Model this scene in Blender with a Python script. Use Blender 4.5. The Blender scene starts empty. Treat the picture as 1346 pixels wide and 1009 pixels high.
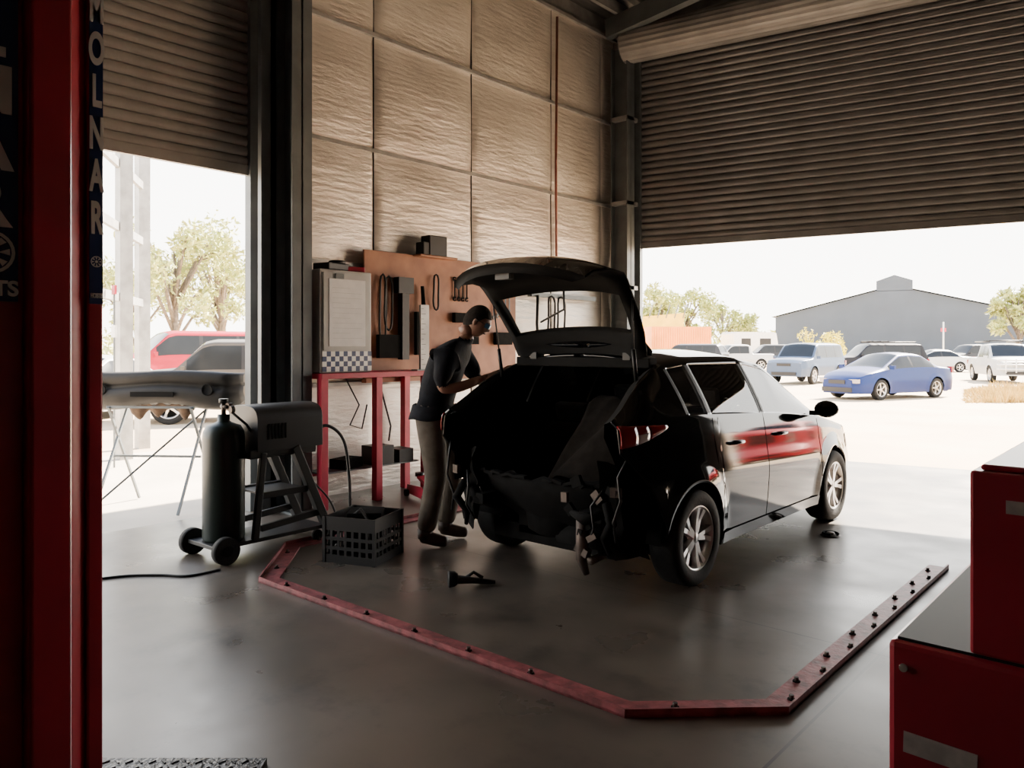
import bpy, bmesh, math, random
import numpy as np
from mathutils import Vector, Matrix, Quaternion
random.seed(4)
D=bpy.data; C=bpy.context; SC=C.scene
V=Vector
YAW=math.radians(41.6)

# ------------------------------------------------------------------ materials
def mat(name,col,rough=.5,metal=0.,noise=0.,nscale=5.,bump=0.,bscale=20.,coat=0.,spec=.5,col2=None,bdist=.01):
    m=D.materials.new(name); m.use_nodes=True; nt=m.node_tree; b=nt.nodes['Principled BSDF']
    b.inputs['Base Color'].default_value=(*col,1); b.inputs['Roughness'].default_value=rough
    b.inputs['Metallic'].default_value=metal; b.inputs['Coat Weight'].default_value=coat
    b.inputs['Specular IOR Level'].default_value=spec
    tc=nt.nodes.new('ShaderNodeTexCoord')
    n=nt.nodes.new('ShaderNodeTexNoise'); n.inputs['Scale'].default_value=nscale; n.inputs['Detail'].default_value=5
    nt.links.new(tc.outputs['Object'],n.inputs['Vector'])
    r=nt.nodes.new('ShaderNodeValToRGB')
    c2=col2 if col2 else tuple(c*(1-noise) for c in col)
    c1=col if col2 else tuple(min(1,c*(1+noise*.5)) for c in col)
    r.color_ramp.elements[0].position=.35; r.color_ramp.elements[1].position=.65
    r.color_ramp.elements[0].color=(*c2,1); r.color_ramp.elements[1].color=(*c1,1)
    nt.links.new(n.outputs['Fac'],r.inputs['Fac']); nt.links.new(r.outputs['Color'],b.inputs['Base Color'])
    if bump:
        n2=nt.nodes.new('ShaderNodeTexNoise'); n2.inputs['Scale'].default_value=bscale; n2.inputs['Detail'].default_value=3
        nt.links.new(tc.outputs['Object'],n2.inputs['Vector'])
        bp=nt.nodes.new('ShaderNodeBump'); bp.inputs['Strength'].default_value=bump; bp.inputs['Distance'].default_value=bdist
        nt.links.new(n2.outputs['Fac'],bp.inputs['Height']); nt.links.new(bp.outputs['Normal'],b.inputs['Normal'])
    return m
def glassmat(name,tint=(.5,.55,.55)):
    m=D.materials.new(name); m.use_nodes=True; nt=m.node_tree
    for n in list(nt.nodes): nt.nodes.remove(n)
    o=nt.nodes.new('ShaderNodeOutputMaterial'); mx=nt.nodes.new('ShaderNodeMixShader')
    t=nt.nodes.new('ShaderNodeBsdfTransparent'); t.inputs[0].default_value=(*tint,1)
    g=nt.nodes.new('ShaderNodeBsdfGlossy'); g.inputs['Roughness'].default_value=.02
    f=nt.nodes.new('ShaderNodeFresnel'); f.inputs[0].default_value=1.6
    nt.links.new(f.outputs[0],mx.inputs[0]); nt.links.new(t.outputs[0],mx.inputs[1]); nt.links.new(g.outputs[0],mx.inputs[2])
    nt.links.new(mx.outputs[0],o.inputs[0]); return m

M_paint=mat('black_car_paint',(.003,.0032,.0038),.06,0,.1,3,coat=0.,spec=.33)
M_glass=glassmat('tinted_glass',(.74,.78,.80))
M_glassd=mat('dark_glass',(.012,.014,.016),.15,0,.1,3,spec=.25)
M_black=mat('black_plastic',(.010,.010,.011),.5,0,.2,8,spec=.4)
M_trim=mat('matt_black_trim',(.006,.006,.006),.85,0,.2,8,spec=.15)
M_bump=mat('bumper_grey_plastic',(.020,.019,.018),.6,0,.2,5,spec=.25)
M_dark=mat('dark_underbody',(.006,.006,.006),.9,0,.4,12,spec=.12)
M_tyre=mat('tyre_rubber',(.010,.010,.010),.8,0,.3,20,bump=.3,bscale=60,spec=.3)
M_alloy=mat('alloy_silver',(.60,.58,.56),.28,.85,.05,6)
M_disc=mat('brake_steel',(.09,.07,.06),.55,.7,.4,12)
M_redlens=mat('red_lens',(.22,.010,.013),.1,0,.1,6)
M_clearlens=mat('clear_lens',(.40,.33,.32),.12,0,.1,6)
M_red=mat('red_paint',(.34,.012,.032),.35,0,.15,4,coat=.3)
M_redm=mat('red_bench_paint',(.46,.02,.055),.45,0,.2,5)
M_pink=mat('worn_red_steel',(.34,.085,.095),.5,.1,.5,14,bump=.3,bscale=40,col2=(.15,.04,.043))
M_blue=mat('sign_navy',(.012,.03,.11),.35,0,.1,4)
M_white=mat('white_paint',(.8,.79,.76),.4,0,.08,5)
M_label=mat('label_offwhite',(.42,.38,.37),.5,0,.2,30)
M_steel=mat('grey_steel',(.13,.145,.15),.5,.2,.2,4)
M_steel_l=mat('galvanised_steel',(.34,.335,.325),.45,.3,.25,5)
M_slat=mat('roller_slat',(.22,.213,.212),.28,.5,.15,3)
M_slat2=mat('roller_slat_light',(.37,.35,.325),.45,.2,.15,3)
M_roof=mat('roof_sheet',(.12,.117,.115),.5,.3,.2,3)
M_backw=mat('dark_wall_sheet',(.055,.052,.05),.6,.1,.2,3)
M_ply=mat('pegboard_ply',(.34,.14,.07),.6,0,.25,4,col2=(.23,.09,.045))
M_paper=mat('paper',(.72,.71,.70),.6,0,.05,12)
M_cab=mat('grey_cabinet',(.36,.35,.33),.4,.1,.1,5)
M_green=mat('cylinder_green',(.008,.018,.015),.4,.1,.2,5)
M_weld=mat('welder_case',(.010,.011,.014),.45,0,.2,5)
M_cloth=mat('navy_shirt',(.007,.008,.012),.9,0,.25,20,bump=.4,bscale=30,spec=.2)
M_khaki=mat('khaki_trousers',(.14,.118,.095),.9,0,.2,12,bump=.4,bscale=25,spec=.2)
M_skin=mat('skin',(.24,.12,.08),.5,0,.1,10)
M_hair=mat('dark_hair',(.012,.009,.007),.9,0,.3,40,bump=.5,bscale=120,spec=.15)
M_boot=mat('brown_boot',(.06,.038,.025),.6,0,.2,20)
M_seat=mat('seat_fabric',(.03,.029,.028),.9,0,.25,25)
M_rag=mat('grey_rag',(.020,.017,.015),.95,0,.25,12,bump=.5,bscale=20,spec=.1)
M_rubber=mat('cable_rubber',(.01,.01,.01),.6)
M_rope=mat('red_pipe',(.28,.08,.05),.5,0,.2,8)
M_eye=mat('eye_white',(.7,.68,.65),.2)
M_lensb=mat('safety_lens_blue',(.05,.12,.2),.15)
M_chk=mat('checker_plate',(.05,.05,.052),.35,.7,.3,10,bump=.8,bscale=45)
M_leaf=mat('eucalypt_leaf',(.42,.45,.14),.6,0,.4,2)
M_leafy=mat('yellow_bush_leaf',(.70,.62,.05),.6,0,.3,2)
M_grass=mat('dry_grass_blade',(.60,.42,.12),.8,0,.3,2)
M_bark=mat('bark',(.16,.13,.10),.9,0,.4,8)
M_shed=mat('far_shed_cladding',(.065,.080,.102),.6,.1,.1,.5)
M_shedr=mat('far_shed_roof',(.08,.095,.115),.6,.1,.1,.5)
M_orange=mat('orange_container',(.85,.27,.03),.5,0,.15,1)
M_yellow=mat('yellow_plant',(.80,.55,.03),.5,0,.15,1)

def foil():
    m=mat('foil_insulation',(.76,.70,.635),.37,.42,.18,1.1,col2=(.60,.545,.49))
    nt=m.node_tree; b=nt.nodes['Principled BSDF']
    tc=[n for n in nt.nodes if n.type=='TEX_COORD'][0]
    mp=nt.nodes.new('ShaderNodeMapping'); mp.inputs['Scale'].default_value=(1,.4,2.0)
    nt.links.new(tc.outputs['Object'],mp.inputs[0])
    n=nt.nodes.new('ShaderNodeTexNoise'); n.inputs['Scale'].default_value=6.; n.inputs['Detail'].default_value=9; n.inputs['Roughness'].default_value=.6
    nt.links.new(mp.outputs[0],n.inputs['Vector'])
    w=nt.nodes.new('ShaderNodeTexWave'); w.bands_direction='Z'; w.inputs['Scale'].default_value=5
    w.inputs['Distortion'].default_value=4; w.inputs['Detail'].default_value=3
    nt.links.new(tc.outputs['Object'],w.inputs['Vector'])
    sc=nt.nodes.new('ShaderNodeMath'); sc.operation='MULTIPLY'; sc.inputs[1].default_value=.05
    nt.links.new(w.outputs['Fac'],sc.inputs[0])
    a2=nt.nodes.new('ShaderNodeMath'); a2.operation='ADD'
    nt.links.new(n.outputs['Fac'],a2.inputs[0]); nt.links.new(sc.outputs[0],a2.inputs[1])
    bp=nt.nodes.new('ShaderNodeBump'); bp.inputs['Strength'].default_value=.5; bp.inputs['Distance'].default_value=.045
    nt.links.new(a2.outputs[0],bp.inputs['Height']); nt.links.new(bp.outputs['Normal'],b.inputs['Normal'])
    return m
M_foil=foil()
def concrete():
    m=mat('polished_concrete',(.130,.108,.087),.3,0,.3,1.0,col2=(.072,.060,.049))
    nt=m.node_tree; b=nt.nodes['Principled BSDF']; tc=[n for n in nt.nodes if n.type=='TEX_COORD'][0]
    n=nt.nodes.new('ShaderNodeTexNoise'); n.inputs['Scale'].default_value=1.6; n.inputs['Detail'].default_value=9
    nt.links.new(tc.outputs['Object'],n.inputs['Vector'])
    mr=nt.nodes.new('ShaderNodeMapRange'); mr.inputs[1].default_value=.3; mr.inputs[2].default_value=.7
    mr.inputs[3].default_value=.24; mr.inputs[4].default_value=.44
    nt.links.new(n.outputs['Fac'],mr.inputs[0]); nt.links.new(mr.outputs[0],b.inputs['Roughness'])
    sp=nt.nodes.new('ShaderNodeSeparateXYZ'); nt.links.new(tc.outputs['Object'],sp.inputs[0])
    def line(sock,c,w):
        s=nt.nodes.new('ShaderNodeMath'); s.operation='SUBTRACT'; nt.links.new(sock,s.inputs[0]); s.inputs[1].default_value=c
        a=nt.nodes.new('ShaderNodeMath'); a.operation='ABSOLUTE'; nt.links.new(s.outputs[0],a.inputs[0])
        l=nt.nodes.new('ShaderNodeMath'); l.operation='LESS_THAN'; nt.links.new(a.outputs[0],l.inputs[0]); l.inputs[1].default_value=w
        return l.outputs[0]
    ls=[line(sp.outputs['X'],-1.22,.007),line(sp.outputs['Y'],4.25,.004),line(sp.outputs['X'],3.,.005)]
    o=ls[0]
    for x in ls[1:]:
        mm=nt.nodes.new('ShaderNodeMath'); mm.operation='MAXIMUM'; nt.links.new(o,mm.inputs[0]); nt.links.new(x,mm.inputs[1]); o=mm.outputs[0]
    v=nt.nodes.new('ShaderNodeTexNoise'); v.inputs['Scale'].default_value=2.1; v.inputs['Detail'].default_value=12; v.inputs['Roughness'].default_value=.68
    nt.links.new(tc.outputs['Object'],v.inputs['Vector'])
    mr2=nt.nodes.new('ShaderNodeMapRange'); mr2.inputs[1].default_value=.53; mr2.inputs[2].default_value=.70; mr2.inputs[3].default_value=0; mr2.inputs[4].default_value=.7
    nt.links.new(v.outputs['Fac'],mr2.inputs[0])
    mm=nt.nodes.new('ShaderNodeMath'); mm.operation='MAXIMUM'; nt.links.new(o,mm.inputs[0]); nt.links.new(mr2.outputs[0],mm.inputs[1]); o=mm.outputs[0]
    ramp=[n for n in nt.nodes if n.type=='VALTORGB'][0]
    mx=nt.nodes.new('ShaderNodeMixRGB'); nt.links.new(o,mx.inputs[0]); nt.links.new(ramp.outputs['Color'],mx.inputs[1]); mx.inputs[2].default_value=(.03,.025,.021,1)
    nt.links.new(mx.outputs[0],b.inputs['Base Color'])
    return m
M_conc=concrete()
M_sand=mat('sandy_yard',(.68,.53,.36),.9,0,.15,.4,col2=(.54,.41,.27))
M_apron=mat('outside_concrete',(.62,.54,.44),.8,0,.15,1)

# ------------------------------------------------------------------ mesh builder
class MB:
    def __init__(s): s.v=[];s.f=[];s.mi=[];s.sm=[];s.mats=[]; s.M=Matrix()
    def mid(s,m):
        if m not in s.mats: s.mats.append(m)
        return s.mats.index(m)
    def add(s,vs,fs,m,smooth=False,M=None):
        T=s.M@M if M is not None else s.M
        o=len(s.v); s.v+=[tuple(T@V(v)) for v in vs]
        for i,f in enumerate(fs):
            s.f.append([o+k for k in f]); mm=m[i] if isinstance(m,list) else m
            s.mi.append(s.mid(mm)); s.sm.append(smooth)
    def box(s,c,sz,m,rot=None,M=None):
        x,y,z=[k/2 for k in sz]
        vs=[(-x,-y,-z),(x,-y,-z),(x,y,-z),(-x,y,-z),(-x,-y,z),(x,-y,z),(x,y,z),(-x,y,z)]
        fs=[(0,3,2,1),(4,5,6,7),(0,1,5,4),(1,2,6,5),(2,3,7,6),(3,0,4,7)]
        T=Matrix.Translation(c)
        if rot is not None:
            T=T@(rot.to_4x4() if hasattr(rot,'to_4x4') else Matrix.Rotation(rot,4,'Z'))
        if M is not None: T=M@T
        s.add(vs,fs,m,False,T)
    def b2(s,a,b,m,M=None):
        s.box([(a[i]+b[i])/2 for i in range(3)],[abs(b[i]-a[i]) for i in range(3)],m,M=M)
    def beam(s,p,q,w,h,m):
        p=V(p);q=V(q);d=q-p;L=d.length
        qd=d.to_track_quat('X','Z'); s.box((p+q)/2,(L,w,h),m,rot=qd.to_matrix())
    def tube(s,pts,r,m,seg=8,closed=False,smooth=True,M=None,flat=1.):
        pts=[V(p) for p in pts]; n=len(pts)
        rs=[r]*n if not isinstance(r,(list,tuple)) else list(r)
        vs=[];fs=[]
        t0=(pts[1]-pts[0]).normalized(); ref=V((0,0,1)) if abs(t0.z)<.9 else V((1,0,0))
        a=t0.cross(ref).normalized()
        for i in range(n):
            if closed: t=(pts[(i+1)%n]-pts[i-1]).normalized()
            else: t=(pts[min(i+1,n-1)]-pts[max(i-1,0)]).normalized()
            a=(a-t*a.dot(t)).normalized(); b=t.cross(a)
            for k in range(seg):
                an=2*math.pi*k/seg; vs.append(pts[i]+(a*math.cos(an)+b*math.sin(an)*flat)*rs[i])
        m_=n if closed else n-1
        for i in range(m_):
            for k in range(seg):
                j=(i+1)%n; fs.append((i*seg+k,i*seg+(k+1)%seg,j*seg+(k+1)%seg,j*seg+k))
        if not closed: fs.append(tuple(range(seg-1,-1,-1))); fs.append(tuple((n-1)*seg+k for k in range(seg)))
        s.add(vs,fs,m,smooth,M)
    def cyl(s,p,q,r,m,seg=20,r2=None):
        s.tube([p,q],[r,r if r2 is None else r2],m,seg,smooth=False)
        for i in range(seg): s.sm[-(3+i)]=True
    def lathe(s,prof,m,seg=32,M=None,smooth=True):
        vs=[];fs=[];n=len(prof)
        for r,h in prof:
            for k in range(seg):
                a=2*math.pi*k/seg; vs.append((r*math.cos(a),r*math.sin(a),h))
        for i in range(n-1):
            for k in range(seg): fs.append((i*seg+k,i*seg+(k+1)%seg,(i+1)*seg+(k+1)%seg,(i+1)*seg+k))
        s.add(vs,fs,m,smooth,M)
    def grid(s,P,m,smooth=True,M=None):
        nr=len(P);nc=len(P[0]); vs=[p for r in P for p in r]
        fs=[(i*nc+j,i*nc+j+1,(i+1)*nc+j+1,(i+1)*nc+j) for i in range(nr-1) for j in range(nc-1)]
        s.add(vs,fs,m,smooth,M)
    def prism(s,poly,h,m,M=None,z0=0):
        n=len(poly); vs=[(x,y,z0) for x,y in poly]+[(x,y,z0+h) for x,y in poly]
        fs=[tuple(range(n-1,-1,-1)),tuple(range(n,2*n))]+[(i,(i+1)%n,n+(i+1)%n,n+i) for i in range(n)]
        s.add(vs,fs,m,False,M)
    def ball(s,c,r,m,seg=16,M=None):
        r=r if isinstance(r,(list,tuple)) else (r,r,r)
        vs=[];fs=[];nr=seg//2
        for i in range(nr+1):
            t=math.pi*i/nr
            for k in range(seg):
                a=2*math.pi*k/seg; vs.append((c[0]+r[0]*math.sin(t)*math.cos(a),c[1]+r[1]*math.sin(t)*math.sin(a),c[2]-r[2]*math.cos(t)))
        for i in range(nr):
            for k in range(seg): fs.append((i*seg+k,i*seg+(k+1)%seg,(i+1)*seg+(k+1)%seg,(i+1)*seg+k))
        s.add(vs,fs,m,True,M)
    def obj(s,name,parent=None,bevel=0,solid=0,sub=0):
        me=D.meshes.new(name); me.from_pydata([tuple(v) for v in s.v],[],s.f)
        for m in s.mats: me.materials.append(m)
        me.polygons.foreach_set('material_index',s.mi); me.polygons.foreach_set('use_smooth',s.sm); me.update()
        o=D.objects.new(name,me); SC.collection.objects.link(o)
        if parent: o.parent=parent
        if solid:
            d=o.modifiers.new('solid','SOLIDIFY'); d.thickness=solid; d.offset=-1
        if bevel:
            d=o.modifiers.new('bevel','BEVEL'); d.width=bevel; d.segments=2; d.limit_method='ANGLE'; d.angle_limit=math.radians(50)
        return o
def empty(name,loc=(0,0,0),rz=0):
    e=D.objects.new(name,None); SC.collection.objects.link(e); e.location=loc; e.rotation_euler=(0,0,rz); e.empty_display_size=.2; return e
def arc(c,r,a0,a1,n,plane='xz'):
    out=[]
    for i in range(n+1):
        a=a0+(a1-a0)*i/n; p=(math.cos(a)*r,math.sin(a)*r)
        out.append((c[0]+p[0],c[1],c[2]+p[1]) if plane=='xz' else ((c[0]+p[0],c[1]+p[1],c[2]) if plane=='xy' else (c[0],c[1]+p[0],c[2]+p[1])))
    return out
def cam2w(x,d): return (.748*x-.664*d,.664*x+.748*d)
def text(body,size,loc,rot,m,parent,name,ext=.002):
    cu=D.curves.new(name,'FONT'); cu.body=body; cu.size=size; cu.extrude=ext; cu.align_x='CENTER'; cu.align_y='CENTER'
    cu.materials.append(m); cu.offset=.004*size/.12
    o=D.objects.new(name,cu); SC.collection.objects.link(o); o.location=loc; o.rotation_euler=rot; o.parent=parent; return o

# ------------------------------------------------------------------ room shell
A10=math.radians(10); fd=V((math.cos(A10),math.sin(A10),0)); fn=V((math.sin(A10),-math.cos(A10),0))
F0=V((-6.95,10.28,0))
MF=Matrix(((fd.x,fn.x,0,F0.x),(fd.y,fn.y,0,F0.y),(0,0,1,0),(0,0,0,1)))
def roofz(x): return 6.75+(x+6.95)*.11

b=MB()
p1=F0+fd*14.6-fn*.25; p0=F0-fn*.25
poly=[(-6.98,-5.0),(7.4,-5.0),(7.4,p1.y),(p0.x,p0.y)]
b.prism(poly,.2,M_conc,z0=-.2); b.obj('floor')

WX=-6.95
b=MB()
b.b2((WX-.06,3.98,0),(WX,10.3,6.75),M_steel_l)
b.b2((WX-.06,-5,3.9),(WX,3.98,6.75),M_steel_l)
b.b2((WX-.06,-5,0),(WX,-1.7,3.9),M_steel_l)
seams=[4.2,5.45,7.02,8.65,9.89,10.25]; girts=[0.0,1.2,2.5,3.8,5.1,6.45]
def quilt(b,y0,y1,z0,z1,x,ny=24,nz=14):
    P=[]
    ph=y0*3.7+z0*1.9
    for j in range(nz+1):
        r=[];tz=j/nz;z=z0+(z1-z0)*tz
        for i in range(ny+1):
            ty=i/ny;y=y0+(y1-y0)*ty
            bl=.05*(math.sin(math.pi*tz)**.6)*(max(0,math.sin(math.pi*ty))**.22)
            bl+=.008*math.sin(y*4+z*2.1+ph)+.005*math.sin(z*9+y*1.3+ph)*math.sin(math.pi*ty)
            r.append((x+.012+max(0,bl),y,z))
        P.append(r)
    b.grid(P,M_foil)
for i in range(len(seams)-1):
    for j in range(len(girts)-1): quilt(b,seams[i]+.004,seams[i+1]-.004,girts[j],girts[j+1],WX)
for y0 in (-5,-3.4,-1.7,-.2,1.3,2.8):
    quilt(b,y0,y0+1.5 if y0!=2.8 else 3.98,5.9,6.6,WX)
for y0 in (-5,-3.35): 
    for j in range(len(girts)-2): quilt(b,y0,y0+1.64,girts[j],girts[j+1],WX)
for z in girts[1:]:
    b.b2((WX+.0,4.0,z-.012),(WX+.09,10.25,z+.012),M_steel_l)
    b.b2((WX+.08,4.0,z-.03),(WX+.09,10.25,z+.012),M_steel_l)
for y in seams[1:4]: b.b2((WX,y-.006,0),(WX+.022,y+.006,6.45),M_trim)
b.b2((-6.80,3.96,0),(-6.60,4.02,5.4),M_steel_l); b.b2((-6.66,3.86,0),(-6.60,4.02,5.4),M_steel)
b.tube([(-6.80,8.62,2.4),(-6.80,8.6,4.2),(-6.80,8.63,6.3)],.018,M_rope)
b.obj('wall_left')

b=MB(); b.M=MF
DH=5.75
D1=(.45,7.8); D2=(8.5,13.2)
b.b2((0,-.06,0),(.42,0,7.0),M_steel_l); b.b2((7.82,-.06,0),(8.48,0,7.4),M_steel_l); b.b2((13.22,-.06,0),(14.6,0,7.9),M_steel_l)
for (a,c) in (D1,D2): b.b2((a,-.06,DH),(c,0,7.0),M_steel_l)
b.b2((0,-.06,6.9),(14.6,0,8.4),M_steel_l)
b.b2((.30,.02,0),(.36,.12,6.1),M_steel_l)
b.obj('wall_front')
def curtain(b,x0,x1,z0,z1,pitch,m,amp=.02):
    n=int((z1-z0)/pitch); P=[]
    for i in range(n):
        for k in range(6):
            z=z0+i*pitch+pitch*k/6.; dd=[0,.7,.95,1,.85,.5][k]*amp
            P.append([(x0,dd,z),((x0+x1)/2,dd,z),(x1,dd,z)])
        z=z0+(i+1)*pitch-.005; P.append([(x0,-.008,z),((x0+x1)/2,-.008,z),(x1,-.008,z)])
    b.grid(P,m,smooth=False)
    b.b2((x0,-.02,z0-.09),(x1,.03,z0+.005),m)
def door(name,x0,x1,zb,zt,M,m,drumr=.25,drumz=None,pitch=.1,amp=.02):
    e=empty(name); b=MB(); b.M=M@Matrix.Translation((0,.05,0))
    curtain(b,x0+.03,x1-.03,zb+.09,zt,pitch,m,amp); b.obj('curtain',e)
    b=MB(); b.M=M
    for x in (x0,x1): b.b2((x-.05,.02,0),(x+.05,.12,zt),M_steel)
    b.obj('guides',e)
    b=MB(); b.M=M; prof=[]
    n=44
    for k in range(n+1):
        a=2*math.pi*k/n; r=drumr*(1+.03*(k%2)); prof.append((r,a))
    P=[[(x,.08+drumr+r*math.cos(a),drumz+r*math.sin(a)) for x in (x0-.1,x1+.12)] for r,a in prof]
    b.grid(P,M_slat2,smooth=False)
    for x in (x0-.1,x1+.12): 
        b.tube([(x-.01,.08+drumr,drumz),(x+.01,.08+drumr,drumz)],drumr,M_steel,24,smooth=False)
    b.obj('drum',e)
    return e
door('door_1',*D1,3.12,6.1,MF,M_slat,.27,6.22,pitch=.105,amp=.026)
door('door_2',*D2,0.0,6.1,MF,M_slat,.27,6.22,pitch=.105,amp=.026)
ML=Matrix(((0,1,0,WX),(1,0,0,0),(0,0,1,0),(0,0,0,1)))
door('door_3',-1.65,3.93,3.26,5.5,ML,M_slat2,.22,5.6,pitch=.1)

b=MB(); b.b2((7.35,-5,0),(7.4,p1.y,8.4),M_backw)
for i in range(12): b.b2((7.28,-4.8+1.5*i,0),(7.35,-4.72+1.5*i,8.0),M_steel)
for z in (1.2,2.5,3.8,5.1,6.4): b.b2((7.26,-4.9,z),(7.34,12.0,z+.06),M_steel)
b.obj('wall_right')
b=MB(); b.b2((-6.98,-5.06,0),(7.4,-5,8.4),M_backw)
for i in range(9): b.b2((-6.5+1.6*i,-5,0),(-6.42+1.6*i,-4.92,6.6),M_steel)
b.obj('wall_back')
b=MB()
P=[[(x,y,roofz(x)+.02*(k%2)) for y in (-5.1,14.0)] for k,x in enumerate(np.linspace(-7.3,7.6,120))]
b.grid(P,M_roof,smooth=False)
for y in (-2,4.35,9.75):
    b.beam((-6.7,y,roofz(-6.7)-.35),(7.0,y,roofz(7.0)-.35),.14,.28,M_steel)
for i in range(11):
    x=-6.5+i*1.3; b.b2((x-.03,-4.9,roofz(x)-.2),(x+.03,10.0 if x<-4 else 11,roofz(x)-.03),M_steel_l)
b.obj('ceiling')
def hcol(name,x0,x1,y0,y1,h,m=M_steel,t=.018,br=()):
    b=MB()
    b.b2((x0,y0,0),(x0+t,y1,h),m); b.b2((x1-t,y0,0),(x1,y1,h),m)
    b.b2((x0,(y0+y1)/2-t/2,0),(x1,(y0+y1)/2+t/2,h),m)
    b.b2((x0-.03,y0-.03,0),(x1+.03,y1+.03,.02),m)
    for z in br: b.b2((x0+.02,y0+.0,z-.03),(x1,y1+.1,z+.03),M_steel_l)
    return b.obj(name)
hcol('steel_column',-6.72,-6.42,4.08,4.30,6.2)
hcol('steel_column',-6.76,-6.46,9.92,10.12,6.2,br=(1.2,2.5,3.8,5.1))

# ------------------------------------------------------------------ floor frame
b=MB()
pts=[(-5.38,6.4),(-5.38,3.42),(-4.72,2.82),(-1.86,2.86),(-1.38,3.32),(-1.38,6.2)]
def strip(b,pts,w,z0,z1,m,off=0):
    n=len(pts); L=[];R=[]
    for i in range(n):
        p=V(pts[i])
        d1=(V(pts[i])-V(pts[i-1])).normalized() if i>0 else None
        d2=(V(pts[i+1])-V(pts[i])).normalized() if i<n-1 else None
        if d1 is None:d1=d2
        if d2 is None:d2=d1
        n1=V((-d1.y,d1.x));n2=V((-d2.y,d2.x)); nn=(n1+n2).normalized(); k=1/max(.3,nn.dot(n1))
        L.append(p+nn*(off+w/2)*k);R.append(p+nn*(off-w/2)*k)
    for i in range(n-1):
        vs=[(*R[i],z0),(*R[i+1],z0),(*L[i+1],z0),(*L[i],z0),(*R[i],z1),(*R[i+1],z1),(*L[i+1],z1),(*L[i],z1)]
        b.add(vs,[(0,3,2,1),(4,5,6,7),(0,1,5,4),(1,2,6,5),(2,3,7,6),(3,0,4,7)],m)
strip(b,pts,.13,0,.012,M_pink); strip(b,pts,.010,0,.038,M_pink,off=-.060)
for i in range(len(pts)-1):
    p=V(pts[i]);q=V(pts[i+1]);L=(q-p).length; st=.2 if i==4 else .42
    for k in range(int(L/st)):
        c=p+(q-p)*((k+.5)*st/L)
        for o in ((-.025,.03)[k%2],) if i==4 else (0,):
            n_=V((-(q-p).y,(q-p).x)).normalized()*o; cc=c+n_
            b.cyl((cc.x,cc.y,.012),(cc.x,cc.y,.016),.018,M_dark,12); b.cyl((cc.x,cc.y,.014),(cc.x,cc.y,.034),.011,M_disc,6)
b.obj('floor_frame_rail')

# ------------------------------------------------------------------ cars
def sfn(keys,lo,hi,sig=.04):
    xs=np.linspace(lo-.5,hi+.5,1400); ys=np.interp(xs,[k[0] for k in keys],[k[1] for k in keys])
    dx=xs[1]-xs[0]; n=int(3*sig/dx)+1; k=np.exp(-.5*(np.arange(-n,n+1)*dx/sig)**2); k/=k.sum()
    ys=np.convolve(np.pad(ys,n,mode='edge'),k,mode='valid'); return lambda s: float(np.interp(s,xs,ys))
_pt=sfn([(-.2,.93),(0,.950),(.1,.968),(.3,.986),(.50,1.0),(.60,.998),(.74,.975),(.9,.960),(1.0,.940)],-.2,1.2,.03)
def prof(t): return _pt(max(-.2,min(1.1,t)))
def wheel(b,c,R,w,side,nsp=5,mrim=M_alloy,double=True,lo=False):
    Mx=Matrix.Translation(c)@Matrix.Rotation(math.pi/2,4,'Y')
    if side<0: Mx=Matrix.Translation(c)@Matrix.Rotation(-math.pi/2,4,'Y')
    h=w/2; rr=R*.66
    seg=24 if lo else 48
    b.lathe([(rr,-h*.9),(rr*1.06,-h),(R*.93,-h),(R*.985,-h*.8),(R,-h*.5),(R,h*.5),(R*.985,h*.8),(R*.94,h),(rr*1.25,h*1.03),(rr*1.06,h),(rr,h*.9)],M_tyre,seg,Mx)
    b.lathe([(rr*1.03,h*.93),(rr*1.0,h*.96),(rr*.95,h*.88),(rr*.90,h*.5),(rr*.88,-h*.8)],mrim,seg,Mx)
    b.lathe([(0,-h*.1),(rr*.85,-h*.1),(rr*.9,-h*.3)],M_dark,seg,Mx)
    if not lo: b.lathe([(0,h*.1),(rr*.62,h*.1),(rr*.62,-h*.05)],M_disc,seg,Mx)
    b.lathe([(0,h*.80),(rr*.13,h*.78),(rr*.2,h*.70),(rr*.25,h*.4)],mrim,seg,Mx)
    for k in range(nsp):
        a=2*math.pi*k/nsp+.3
        for s_ in ((-.13,.13) if double else (0,)):
            a0=a+s_*.9; a1=a+s_*1.5; wd=rr*(.085 if double else .11)
            r0=rr*.16;r1=rr*.96
            vs=[]
            for (r,aa,h0,h1,ww) in ((r0,a0,h*.4,h*.78,wd*1.2),(rr*.6,(a0+a1)/2,h*.4,h*.76,wd),(r1,a1,h*.45,h*.88,wd*1.3)):
                u=V((math.cos(aa),math.sin(aa),0)); n_=V((-math.sin(aa),math.cos(aa),0))
                for (hh,sg,kk) in ((h0,-1,1.),(h0,1,1.),(h1,1,.75),(h1,-1,.75)):
                    vs.append(u*r+n_*sg*ww*kk+V((0,0,hh)))
            fs=[]
            for j in (0,1):
                for q in range(4): fs.append((j*4+q,j*4+(q+1)%4,j*4+4+(q+1)%4,j*4+4+q))
            b.add(vs,fs,mrim,False,Mx)
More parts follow.
